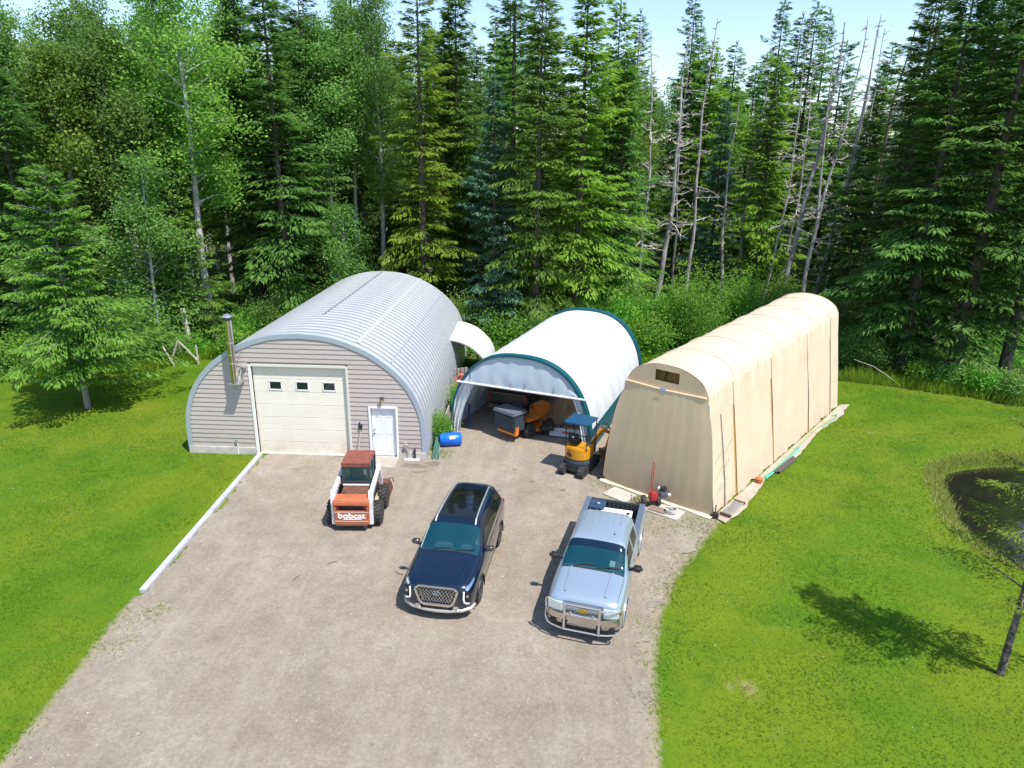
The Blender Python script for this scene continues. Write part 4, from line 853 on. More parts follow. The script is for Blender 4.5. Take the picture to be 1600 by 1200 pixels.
spruce(1630, 12.5, ('tall',3), (1.2,1.0), F_DARK, 'spruce cut by the right picture edge', G1)
spruce(1500, 20, ('tall',2), (1.2,1.3), F_DARK, 'dark spruce standing behind the two right edge spruces', G1)
spruce(1340, 27, ('mid',0), (1.0,1.1), F_DARK, 'small dark spruce behind the leaning dead birches', G1)
# dead standing trees
DT = [('d1', 1003, 22.5, 19, (-.015,-.02), .13, None, 'thin dead trunk standing right above the rear of the white tent'),
 ('d2', 1030, 27, 20, (.05,0), .22, None, 'thick leaning dead trunk between the tents'),
 ('d3', 1072, 30, 21, (.03,0), .17, None, 'dead trunk with reddish base beside the pale blue spruce'),
 ('d4', 978, 26, 20, (.0,0), .12, None, 'slim dead trunk beside the yellow green spruce'),
 ('d5', 1132, 31, 16, (-.02,0), .15, None, 'broken dead trunk in front of the pale blue spruce'),
 ('d6', 1235, 25, 20, (.07,0), .24, (8,1.6), 'pale forked dead birch leaning above the canvas shelter'),
 ('d7', 1285, 28, 21, (.08,0), .17, (9,.9), 'leaning dead birch with a brush of twigs right of the forked one'),
 ('d8', 1225, 33, 20, (.03,0), .13, None, 'straight grey dead trunk left of the forked birch'),
 ('d9', 1330, 31, 22, (.09,0), .2, None, 'dark leaning dead trunk before the right spruces'),
 ('d10', 1365, 26, 21, (.07,0), .26, None, 'thickest dark leaning dead trunk beside the sunlit spruce'),
 ('d11', 1155, 33, 20, (.03,0), .14, None, 'dead trunk between the pale blue and yellow green spruces'),
 ('d13', 1262, 24, 20, (.075,0), .17, (7,-.8), 'pale leaning birch touching the forked one'),
 ('d14', 1300, 33, 21, (.07,0), .14, None, 'slim leaning trunk behind the brushy birch'),
 ('d15', 1205, 29, 21, (.04,0), .12, None, 'slim pale dead trunk at the left of the birch group'),
 ('d16', 1345, 34, 21, (.08,0), .16, None, 'grey leaning trunk left of the thickest dark one'),
 ('d12', 1050, 38, 20, (.0,0), .12, None, 'thin far dead trunk behind the leaning one')]
for i, (k_, px, Y, h_, ln, tr_, fk, lab) in enumerate(DT):
    MESH['dead', i] = dead_mesh('dead_tree', 300+i, h_, ln, tr_, 44 if i not in (3,4) else 18, fk); plant('dead_tree', 'd', ('dead',i), (col_x(px, 400, Y), Y), 0, 1.0, B_TWIG, B_DEAD if i not in (8,9) else B_DARK, lab, 'dead tree', 'dead trees in the forest', 'branches')
# forest behind, tree by tree
fill = 0; placed = []
specs = []
for row_y, step, jit in ((24,95,2),(30,78,2.5),(37,68,3),(45,60,3.5),(55,52,4),(66,46,5),(80,40,6)):
    px = -150+rng.uniform(0, step)
    while px < 1760:
        specs.append((px, row_y+rng.uniform(-jit, jit))); px += step*rng.uniform(.7, 1.3)
def where(px):
    for lim, t_ in ((150,'at the upper left corner'),(330,'above the lawn spruce'),(480,'behind the stove pipe'),(640,'above the metal hut crest'),(800,'above the white lean-to'),(970,'above the white tent'),(1130,'around the pale blue spruce'),(1290,'above the canvas shelter front half'),(1420,'above the canvas shelter rear')):
        if px < lim: return t_
    return 'at the upper right corner'
for px, Y in specs:
    if Y < 29 and (540 < px < 620 or 700 < px < 960 or 985 < px < 1400): continue
    if Y < 40 and 985 < px < 1090: continue
    if 988 < px < 1006 and Y < 50: continue
    if 1080 < px < 1165 and Y < 41: continue
    if 1195 < px < 1390 and Y < 41: continue
    u_ = rng.random(); s_ = rng.uniform(.85, 1.15); hs = rng.uniform(.85, 1.1)
    asp = .72 if px < 360 else (.18 if px < 960 else (.30 if px < 1400 else .06))
    if u_ < asp:
        aspen(px, Y, ('aspen', rng.randrange(4)), (s_, hs), F_ASP if rng.random() < .6 else F_ASPY, 'leafy poplar in the crowded back rows of forest '+where(px), 'back row poplars '+where(px))
    else:
        m_ = F_DARK if (rng.random() < .55 or px > 1400) else (F_MID if rng.random() < .6 else F_YEL)
        spruce(px, Y, ('tall', rng.randrange(4)), (s_*1.05, hs), m_, 'tall spruce in the crowded back rows of forest '+where(px), 'back row spruces '+where(px))
# bushes
BU = [(1085,17.5,3,1.05,F_BUSH,'largest light green bush between the white tent and the canvas shelter'),(1045,19,1,1.2,F_BUSH,'round bright bush left of the largest bush'),(1165,21,3,.95,F_BUSH,'light green bush above the middle of the canvas shelter roof'),(1215,23,1,1.2,F_ASPY,'bush right of the forked birch foot'),
 (960,18.5,1,1.1,F_BUSH,'bright bush above the teal rear edge of the white tent'),(1010,16.5,0,1.2,F_BUSH,'low bush at the foot of the thin dead trunk'),(985,20.5,3,.8,F_BUSH,'tall bright bush behind the dead trunk foot'),(925,17.2,0,1.0,F_BUSH,'low bush right behind the white tent crest'),
 (385,16.2,0,1.15,F_BUSH,'bush beside the stove pipe top'),(432,17,1,1.0,F_ASP,'leafy bush behind the hut roof left slope'),(470,18,1,.9,F_BUSH,'bush higher up behind the hut roof left slope'),(365,13.5,2,1.2,F_BUSH,'low bush under the pale poplar trunk'),(300,13.6,2,1.0,F_BUSH,'bush behind the right post of the pole frame'),(258,12.6,0,.9,F_ASP,'dark low bush behind the pole frame apex'),
 (230,12.2,0,.95,F_ASP,'bush left of the pole frame'),(35,9.3,0,1.1,F_BUSH,'pale bush at the lawn edge near the left picture edge'),(75,10.4,1,.8,F_BUSH,'bright bush left behind the lawn spruce trunk'),(0,9.0,2,1.2,F_ASP,'small bush cut by the left picture edge'),(180,11.8,0,.8,F_BUSH,'bush right behind the lawn spruce trunk'),(110,11.2,0,1.0,F_BUSH,'bright shrub behind the lawn spruce trunk'),
 (1335,15.0,0,1.0,F_ASP,'shrub just right of the canvas shelter rear end'),(1375,14.2,0,.9,F_ASP,'shaded shrub beneath the sunlit tipped spruce'),(1420,15.6,0,.9,F_BUSH,'sunlit yellow green shrub beneath the right spruces'),(1360,17.5,1,.9,F_ASP,'shrub behind the shaded shrubs by the canvas shelter'),(1500,11.2,2,1.0,F_ASP,'low shrub below the big dark spruce'),(1560,10.2,2,1.1,F_BUSH,'low shrub at the lawn edge below the darkest spruce'),(1450,12.0,2,.9,F_BUSH,'low shrub at the lawn edge left of the dark spruces'),(1600,9.6,2,1.1,F_ASP,'low shrub at the lawn edge cut by the right picture edge'),
 (700,17.5,1,1.0,F_ASP,'bush behind the right shoulder of the metal hut'),(780,16.8,0,1.2,F_BUSH,'bush behind the white lean-to'),(840,16.6,1,.8,F_ASP,'bush behind the left crest of the white tent'),(625,19,1,1.0,F_ASP,'bush behind the hut crest'),(1290,19,1,1.1,F_ASP,'bush behind the rear arch of the canvas shelter'),(1245,20,1,1.0,F_BUSH,'bush behind the canvas shelter roof near its rear')]
for px, Y, k_, s_, m_, lab in BU:
    plant('bush', 'b', ('bush',k_), (col_x(px, 520, Y), Y), rng.uniform(0,6.28), s_, m_, B_DARK, lab, 'bush', 'bushes at the forest edge', 'leaves', 'stems')
# low leafy undergrowth in the forest, one mass
q = np.random.default_rng(5); n_ = 60000; C = np.column_stack([q.uniform(-30,55,n_), 13+q.gamma(1.6,9,n_), np.abs(q.normal(0,.28,n_))]); C = C[(~in_poly(C[:, :2], LAWN)) & (C[:,1] < 75)]
clump = np.sin(C[:,0]*.8+2*np.sin(C[:,1]*.3))*np.sin(C[:,1]*.7)+q.normal(0,.5,len(C)); C = C[clump > -.25]
V, F = leaves(C, q, .20); o = link('undergrowth', np_mesh('undergrowth', V, F), F_BUSH); tag(o, 'leafy green undergrowth on the forest floor', 'undergrowth', kind='stuff')
# broken birch stub and the pole frame at the left lawn edge
o = MB(); o.tube([(0,0,-.1),(-.03,0,.8),(-.14,.02,2.0),(-.19,.02,2.75)], [.17,.16,.15,.14], 10); st_ = o.build('birch_stub', mat('birch_bark', (.42,.38,.33), .85, color2=(.62,.57,.50), scale=5, stretch=(1,1,4)), None, smooth=True); st_.location = (col_x(293,505,13.6),13.6,0); tag(st_, 'broken pale birch stub behind the pole frame', 'stub')
pf = empty('pole_frame', (-9.2,11.3,0), 0, 'weathered wooden poles set as an A frame at the left lawn edge', 'pole frame')
pw = mat('weathered_pole', (.33,.29,.23), .9, color2=(.47,.43,.36), scale=6)
for a_, b2, r_ in (((-.65,0,1.15),(-.10,-.05,.0),.05),((-.22,0,.32),(.22,.1,1.45),.05),((.22,.1,1.45),(1.1,.25,.30),.05),((1.12,.3,0),(1.10,.3,1.15),.055)): MB().tube([a_,b2], r_, 8).build('pole', pw, pf)
MB().tube([(.23,.13,1.35),(.24,.16,.75)], .035, 6).build('hanging_pole', steel, pf)
o = MB().tube([(col_x(1335,560,12.6),12.6,1.0),(col_x(1365,568,12.2),12.2,.75),(col_x(1385,580,11.7),11.7,.45),(col_x(1408,602,11.0),11.0,.03)], [.012,.018,.022,.026], 5).build('bent_stick', B_TWIG); tag(o, 'thin pale bent stick arching over the right lawn edge', 'stick')
# ---------------------------------------------------------------- vehicles: smooth lofted bodies
class Loft:
    """rows of control points front to rear (l); each row: half section from underside centre to roof centre, (x, z).  Local +y = towards the rear"""
    def __init__(s, rows): s.l = [r_[0] for r_ in rows]; s.P = np.array([[(x, r_[0], z) for x, z in r_[1]] for r_ in rows], float); s.M, s.K = s.P.shape[:2]
    def ctrl(s, i, j):
        P = s.P; M, K = s.M, s.K
        if i < 0: return 2*s.ctrl(0, j)-s.ctrl(-i, j)
        if i >= M: return 2*s.ctrl(M-1, j)-s.ctrl(2*M-2-i, j)
        if j < 0: p = P[i, -j].copy(); p[0] *= -1; return p
        if j >= K: p = P[i, 2*K-2-j].copy(); p[0] *= -1; return p
        return P[i, j]
    def ev(s, u, v):
        def B(t): return ((1-t)**3/6, (3*t**3-6*t*t+4)/6, (-3*t**3+3*t*t+3*t+1)/6, t**3/6)
        sx = 1
        if v > s.K-1: v = 2*(s.K-1)-v; sx = -1
        i = min(int(math.floor(u)), s.M-2); j = min(int(math.floor(v)), s.K-2); bu, bv = B(u-i), B(v-j); p = np.zeros(3)
        for a in range(4):
            for b in range(4): p += bu[a]*bv[b]*s.ctrl(i-1+a, j-1+b)
        p[0] *= sx; return p
    def nrm(s, u, v):
        e = .02; a = s.ev(min(u+e, s.M-1), v)-s.ev(max(u-e, 0), v); b = s.ev(u, v+e if v+e <= 2*s.K-2 else v)-s.ev(u, v-e if v-e >= 0 else v)
        n = np.cross(a, b); n /= max(np.linalg.norm(n), 1e-9); c = s.ev(u, v)-np.array([0, s.ev(u, v)[1], .7])
        return n if n@c >= 0 else -n
    def u_of(s, l):
        lo, hi = 0., s.M-1.
        for _ in range(30):
            m = (lo+hi)/2
            if s.ev(m, s.K-1.0)[1] < l: lo = m
            else: hi = m
        return (lo+hi)/2
    def body(s, nu=70, nv=44):
        us = np.linspace(0, s.M-1, nu); vs = np.linspace(0, 2*s.K-2, nv+1)[:-1]; V = [tuple(s.ev(u, v)) for u in us for v in vs]; b = MB()
        fs = [(i*nv+k, i*nv+(k+1) % nv, (i+1)*nv+(k+1) % nv, (i+1)*nv+k) for i in range(nu-1) for k in range(nv)]
        fs += [tuple(range(nv)), tuple(reversed(range((nu-1)*nv, nu*nv)))]; b.add(V, fs); return b
    def patch(s, u0, u1, v0, v1, off=.004, nu=8, nv=8, mirror=False, taper=None):
        """thin panel lying on the body.  taper: (v0,v1) at u1"""
        out = MB()
        for sgn in ((1, -1) if mirror else (1,)):
            def row(k):
                r_ = []
                for i in range(nu+1):
                    f = i/nu; u = u0+(u1-u0)*f; a, b = (v0, v1) if taper is None else (v0+(taper[0]-v0)*f, v1+(taper[1]-v1)*f); v = a+(b-a)*k/nv; p = s.ev(u, v)+s.nrm(u, v)*off; r_.append((p[0]*sgn, p[1], p[2]))
                return r_
            out.sheet([row(k) for k in range(nv+1)])
        return out
def carve(ob, cutters):
    """cut wheel arches and keep the plain mesh"""
    for c in cutters:
        m = ob.modifiers.new('cut', 'BOOLEAN'); m.operation = 'DIFFERENCE'; m.object = c; m.solver = 'EXACT'
    me = bpy.data.meshes.new_from_object(ob.evaluated_get(bpy.context.evaluated_depsgraph_get())); ob.modifiers.clear(); ob.data = me
    for c in cutters: bpy.data.objects.remove(c)
    me.polygons.foreach_set('use_smooth', [True]*len(me.polygons))
    try: me.set_sharp_from_angle(angle=R(38))
    except Exception: pass
tyre_m = mat('tyre', (0.022,0.022,0.023), .8, color2=(.05,.047,.043), scale=6)
def wheel(parent, x, y, r, wd, rim_m, spokes=5, side=1, rimf=.68, name='wheel'):
    e = empty(name, (x, y, r)); e.parent = parent
    h = wd/2; t = MB().lathe([(r*rimf,-h*.8),(r*.86,-h),(r*.96,-h*.8),(r,-h*.45),(r,h*.45),(r*.96,h*.8),(r*.86,h),(r*rimf,h*.8)], 28, 'x').build('tyre', tyre_m, e, smooth=True)
    q = side*h; b = MB().lathe([(r*rimf,-h*.7),(r*rimf,h*.78),(r*rimf*.93,h*.80),(r*rimf*.90,h*.3),(r*rimf*.90,-h*.6)], 28, 'x'); b.lathe([(.001,q*.55),(r*.16,q*.62),(r*.17,q*.35)], 14, 'x')
    for k in range(spokes):
        a = 6.283*k/spokes; p1 = (q*.5, math.cos(a)*r*.1, math.sin(a)*r*.1); p2 = (q*.62, math.cos(a)*r*rimf*.93, math.sin(a)*r*rimf*.93); b.bar(p1, p2, r*.13, .03)
    b.build('rim', rim_m, e); MB().lathe([(.001,-q*.3),(r*rimf*.88,-q*.3)], 20, 'x').build('hub_back', dark_metal, e); return e
def open_windows(ob, lf, regions):
    """take the window openings out of the body; regions (u0,u1,v0,v1) or (u0,u1,v0,v1,taper v0,taper v1), both sides"""
    bm = bmesh.new(); bm.from_mesh(ob.data); kill = []
    ys = np.array([lf.ev(u, 4.0)[1] for u in np.linspace(0, lf.M-1, 200)]); us = np.linspace(0, lf.M-1, 200); cache = {}
    vv_ = np.linspace(4.2, lf.K-1, 60)
    for f in bm.faces:
        c = f.calc_center_median(); u = float(np.interp(c.y, ys, us)); k = round(u*12)
        if c.z < .95: continue
        if k not in cache: cache[k] = np.array([lf.ev(min(k/12, lf.M-1), v)[[0,2]] for v in vv_])
        d = np.hypot(cache[k][:,0]-abs(c.x), cache[k][:,1]-c.z); i = int(np.argmin(d)); v = vv_[i]
        if d[i] > .05: continue
        for rg_ in regions:
            u0, u1, v0, v1 = rg_[:4]
            if u0 < u < u1:
                f_ = (u-u0)/(u1-u0); a, b = (v0, v1) if len(rg_) == 4 else (v0+(rg_[4]-v0)*f_, v1+(rg_[5]-v1)*f_)
                if a < v < b: kill.append(f); break
    bmesh.ops.delete(bm, geom=kill, context='FACES'); bm.to_mesh(ob.data); bm.free()
def cabin(car, y0, roof, cloth, seats=((-.38,0),(.38,0))):
    """dash, wheel and seats seen through the glass"""
    ins = mat('cabin_dark', (.03,.03,.032), .8)
    MB().box((0,y0+1.05,.62),(1.5,2.6,.06)).build('cabin_floor', ins, car); MB().box((0,y0-.05,.98),(1.5,.42,.22)).build('dashboard', mat('dash', (.05,.055,.06), .7), car, bevel=.04)
    MB().tube([(.36+.18*math.cos(a), y0+.30+.05*math.sin(a), 1.08+.16*math.sin(a)) for a in np.linspace(0,6.283,18)], .018, 6, False).build('steering_wheel', black, car)
    for x in (-.38,.38):
        st = empty('front_seat', (x,y0+.85,.65)); st.parent = car; MB().box((0,0,.15),(.50,.52,.18)).build('seat_cushion', cloth, st, bevel=.05); MB().box((0,.28,.50),(.48,.16,.66),(-.2,0,0)).build('seat_back', cloth, st, bevel=.06); MB().box((0,.38,.88),(.26,.10,.18)).build('headrest', cloth, st, bevel=.04)
    MB().box((0,y0+1.75,.82),(1.3,.5,.18)).build('rear_bench', cloth, car, bevel=.05); MB().box((0,y0+2.02,1.10),(1.3,.16,.55),(-.2,0,0)).build('rear_bench_back', cloth, car, bevel=.05)
def cut_cyl(y, r, x0, x1, z):
    o_ = MB().cyl((x0,y,z),(x1,y,z),r,32).build('cutter', None); return o_
def smoothify(b, name, m, parent): return b.build(name, m, parent, smooth=True)

# ---- dark blue SUV
def suv():
    car = empty('parked_suv', (0,0,0), 0, 'dark blue SUV with chrome mesh grille and black glass roof parked on gravel', 'car')
    paint = mat('paint_dark_blue', (0.0004,0.010,0.032), .20, .2, coat=1.0); gl = glass('car_glass_teal', (0.006,0.075,0.11), .04, .45); gls = glass('car_glass_side', (0.014,0.02,0.016), .04, .30)
    def S(l, w, zb, zs, top): return (l, [(0,zb),(w*.8,zb),(w*.96,zb+.04),(w,zb+.24),(w*.995,zs)]+top)
    rows = [S(.02,.60,.34,.66,[(.58,.78),(.54,.88),(.42,.90),(.22,.91),(0,.91)]), S(.05,.80,.30,.70,[(.77,.86),(.68,.96),(.50,.98),(.25,.99),(0,.99)]), S(.22,.925,.27,.76,[(.89,.93),(.78,1.02),(.55,1.05),(.27,1.06),(0,1.06)]),
     S(.55,.975,.26,.82,[(.945,.99),(.83,1.07),(.58,1.10),(.28,1.115),(0,1.12)]), S(1.0,.985,.26,.85,[(.955,1.03),(.84,1.115),(.60,1.15),(.3,1.17),(0,1.175)]), S(1.32,.985,.26,.87,[(.955,1.06),(.85,1.14),(.63,1.17),(.3,1.19),(0,1.195)]),
     S(1.42,.985,.26,.87,[(.955,1.07),(.84,1.19),(.66,1.22),(.33,1.24),(0,1.245)]), S(1.78,.985,.26,.88,[(.95,1.09),(.78,1.42),(.63,1.46),(.33,1.485),(0,1.49)]), S(2.08,.985,.26,.88,[(.95,1.10),(.72,1.60),(.60,1.655),(.32,1.68),(0,1.685)]),
     S(2.30,.985,.26,.88,[(.95,1.10),(.70,1.65),(.58,1.72),(.31,1.735),(0,1.74)]), S(2.9,.985,.26,.89,[(.95,1.11),(.69,1.67),(.57,1.745),(.31,1.76),(0,1.765)]), S(3.6,.985,.26,.90,[(.95,1.13),(.685,1.66),(.565,1.735),(.31,1.75),(0,1.755)]),
     S(4.25,.98,.27,.92,[(.945,1.15),(.67,1.62),(.55,1.70),(.3,1.715),(0,1.72)]), S(4.62,.965,.30,.93,[(.92,1.15),(.64,1.57),(.53,1.66),(.29,1.675),(0,1.68)]), S(4.74,.95,.32,.92,[(.90,1.1),(.66,1.42),(.54,1.48),(.28,1.50),(0,1.5)]),
     S(4.90,.91,.34,.86,[(.84,.98),(.72,1.10),(.54,1.12),(.28,1.13),(0,1.13)]), S(4.97,.80,.38,.76,[(.74,.85),(.64,.92),(.46,.94),(.24,.95),(0,.95)])]
    add_dirt(paint, .2, .75, (.20,.17,.13), .55, 4)
    lf = Loft(rows); U = lf.u_of
    body = smoothify(lf.body(76, 56), 'body', paint, car); wr_ = .37; ax = (.93, 3.83)
    carve(body, [cut_cyl(y, wr_+.055, s_*.62, s_*1.2, wr_) for y in ax for s_ in (-1,1)])
    for y in ax:
        for s_ in (-1,1):
            wheel(car, s_*.845, y, wr_, .245, alu, 10, s_)
            MB().tube([(s_*.978, y+math.cos(a)*(wr_+.055), wr_+math.sin(a)*(wr_+.055)) for a in np.linspace(-.25, math.pi+.25, 20)], .022, 5).build('wheel_arch_trim', dark_metal, car)
    P = lambda *a, **k: lf.patch(*a, **k)
    open_windows(body, lf, [(U(1.40),U(2.02),6.22,9.01),(U(1.76),U(2.60),5.12,5.33,5.12,5.82),(U(2.71),U(3.47),5.13,5.82),(U(3.59),U(4.3),5.13,5.80,5.13,5.74)]); cabin(car, 1.5, 1.7, mat('seat_tan', (.16,.15,.14), .7))
    smoothify(P(U(1.36), U(2.05), 6.12, 11.88, .006, 8, 12), 'windshield', gl, car)
    smoothify(P(U(2.25), U(2.95), 7.2, 10.8, .006, 5, 8), 'sunroof', mat('roof_glass', (.006,.007,.009), .05, coat=.5), car); smoothify(P(U(3.02), U(4.0), 7.2, 10.8, .006, 5, 8), 'sunroof', MATS['roof_glass'], car)
    smoothify(P(U(4.60), U(4.80), 6.3, 11.7, .006, 4, 8), 'rear_window', gls, car)
    for sgn in (1,-1):
        for a, b in ((1.95,2.62),(2.68,3.50),(3.56,4.35)):
            q = P(U(a), U(b), 5.08, 5.86, .006, 5, 4, taper=(5.08, 5.80) if b > 4 else None)
            if a < 2: q = P(U(1.72), U(b), 5.08, 5.35, .006, 6, 4, taper=(5.08,5.86))
            q.v = [(x*sgn, y, z) for x, y, z in q.v]; smoothify(q, 'side_window', gls, car)
        q = P(U(1.7), U(4.4), 4.95, 5.06, .010, 12, 1); q.v = [(x*sgn, y, z) for x, y, z in q.v]; smoothify(q, 'window_chrome', chrome, car)
        for l_ in (1.55,2.66,3.53): q = P(U(l_), U(l_+.012), 2.2, 5.0, .003, 1, 8); q.v = [(x*sgn, y, z) for x, y, z in q.v]; q.build('door_seam', dark_metal, car)
        for l_ in (2.45,3.35): q = P(U(l_), U(l_+.2), 4.55, 4.68, .03, 3, 2); q.v = [(x*sgn, y, z) for x, y, z in q.v]; q.build('door_handle', chrome, car)
        q = P(U(1.0), U(4.3), 2.0, 2.35, .012, 12, 2); q.v = [(x*sgn, y, z) for x, y, z in q.v]; smoothify(q, 'sill_cladding', mat('grey_cladding', (.19,.18,.165), .5, .2), car)
        rl = [tuple(lf.ev(U(l_), 7.0)+np.array([0,0,.055 if 2.2 < l_ < 4.3 else .01])) for l_ in (2.08,2.25,2.8,3.5,4.2,4.42)]; MB().tube([(p[0]*sgn, p[1], p[2]) for p in rl], .022, 6).build('roof_rail', alu, car)
        pl = [tuple(lf.ev(U(l_), 6.12)+np.array([0,0,.012])) for l_ in (1.40,1.6,1.8,2.02)]
        if sgn < 0: MB().tube([(p[0]*sgn, p[1], p[2]) for p in pl], .014, 5).build('pillar_glint', alu, car)
        mr = empty('door_mirror', (sgn*1.05,1.72,1.17)); mr.parent = car; MB().box((0,0,0),(.24,.13,.16)).build('mirror_shell', paint, mr, bevel=.045, smooth=True, seg=3); MB().box((-sgn*.12,.0,-.06),(.16,.06,.05)).build('mirror_arm', dark_metal, mr); MB().box((sgn*0.0,.066,0),(.19,.01,.12)).build('mirror_pane', chrome, mr)
        # lamps
        q = P(U(.10), U(.5), 5.05, 5.75, .008, 5, 3, taper=(5.3,5.6)); q.v = [(x*sgn, y, z) for x, y, z in q.v]; smoothify(q, 'running_light', chrome, car)
        hl = empty('headlight', (sgn*.78,.125,.73)); hl.parent = car
        MB().box((0,0,-.02),(.16,.14,.34), (0,0,sgn*.55)).build('lamp_housing', mat('lamp_black', (.012,.012,.014), .15), hl, bevel=.02); MB().tube([(-sgn*.07,-.095,.15),(-sgn*.075,-.105,-.05),(-sgn*.06,-.10,-.15),(sgn*.01,-.07,-.19),(sgn*.05,-.04,-.19)], .024, 6).build('light_signature', mat('lamp_white', (.9,.92,.95), .2), hl); MB().lathe([(.001,-.09),(.035,-.085),(.04,-.05)], 10, 'y', (sgn*.02,-.01,.03)).build('lamp_lens', chrome, hl)
    q = P(U(.2), U(1.33), 9, 9.012, .002, 3, 1)
    for v_ in (6.6,): 
        for sgn in (1,-1):
            q = P(U(.30), U(1.30), 6.05, 6.10, .004, 10, 1); q.v = [(x*sgn, y, z) for x, y, z in q.v]; q.build('hood_gap', dark_metal, car)
            q = P(U(.32), U(1.1), 7.35, 7.55, .010, 10, 2, taper=(6.9,7.0)); q.v = [(x*sgn, y, z) for x, y, z in q.v]; smoothify(q, 'hood_crease', paint, car)
    smoothify(P(U(1.33), U(1.39), 6.2, 11.8, .004, 2, 14), 'wiper_cowl', dark_metal, car)
    for x0 in (-.45,.15): MB().tube([(x0,1.36,1.24),(x0+.3,1.40,1.262),(x0+.55,1.43,1.262)], .012, 5).build('wiper', black, car)
    # grille
    gr = empty('grille', (0,.0,.70)); gr.parent = car
    hexo = [(-.56,.20),(-.46,.285),(.46,.285),(.56,.20),(.44,-.17),(.36,-.235),(-.36,-.235),(-.44,-.17)]
    MB().prism(hexo, -.012, .09).build('grille_back', mat('grille_black', (.01,.01,.011), .4), gr)
    hx = hexo+[hexo[0]]; fr_ = MB()
    for (p, q2), wd_ in zip(zip(hx, hx[1:]), (.05,.05,.05,.06,.07,.085,.07,.06)): fr_.bar((p[0],-.025,p[1]),(q2[0],-.025,q2[1]),.05,wd_)
    fr_.build('grille_frame', chrome, gr, bevel=.01)
    for i in range(3):
        z = .17-.13*i; wd_ = .50-.05*i
        for sgn in (-1,1):
            pts = []; n = 10
            for k in range(n+1): pts.append((-wd_+2*wd_*k/n, -.02, z+sgn*.062*(1 if k % 2 else -1)))
            MB().tube(pts, .0065, 4).build('grille_wire', alu, gr)
    MB().tube([(.10*math.cos(a),-.04,.115+.055*math.sin(a)) for a in np.linspace(0,6.283,20)], .010, 5, False).build('emblem_ring', chrome, gr)
    em = MB(); em.bar((-.045,-.04,.085),(-.03,-.04,.145),.014); em.bar((.03,-.04,.085),(.045,-.04,.145),.014); em.bar((-.035,-.04,.11),(.035,-.04,.12),.012); em.build('emblem', chrome, gr)
    MB().box((0,.02,.365),(.86,.12,.10)).build('lower_intake', MATS['grille_black'], car, bevel=.02)
    bp = [(-.93,.34,.36),(-.86,.16,.34),(-.66,.04,.315),(-.3,-.03,.30),(0,-.045,.295),(.3,-.03,.30),(.66,.04,.315),(.86,.16,.34),(.93,.34,.36)]; MB().tube(bp, .045, 8).build('bumper_skid', mat('bumper_silver', (.56,.54,.50), .3, .7), car, smooth=True)
    for sgn in (-1,1): MB().box((sgn*.50,.02,.36),(.14,.10,.14)).build('bumper_end', MATS['bumper_silver'], car, bevel=.02)
    # seats seen through nothing: tail lamps at the rear
    for sgn in (-1,1): MB().box((sgn*.86,4.86,.88),(.10,.10,.36)).build('tail_light', mat('red_lens', (.25,.01,.01), .2), car, bevel=.03)
    return car
s_ = suv(); f_ax = Vector((8.66,-8.98,0)); ang = R(-6.9); s_.rotation_euler = (0,0,ang)
s_.location = f_ax-Matrix.Rotation(ang,3,'Z')@Vector((0,.93,0))+Vector((0,0,.034))

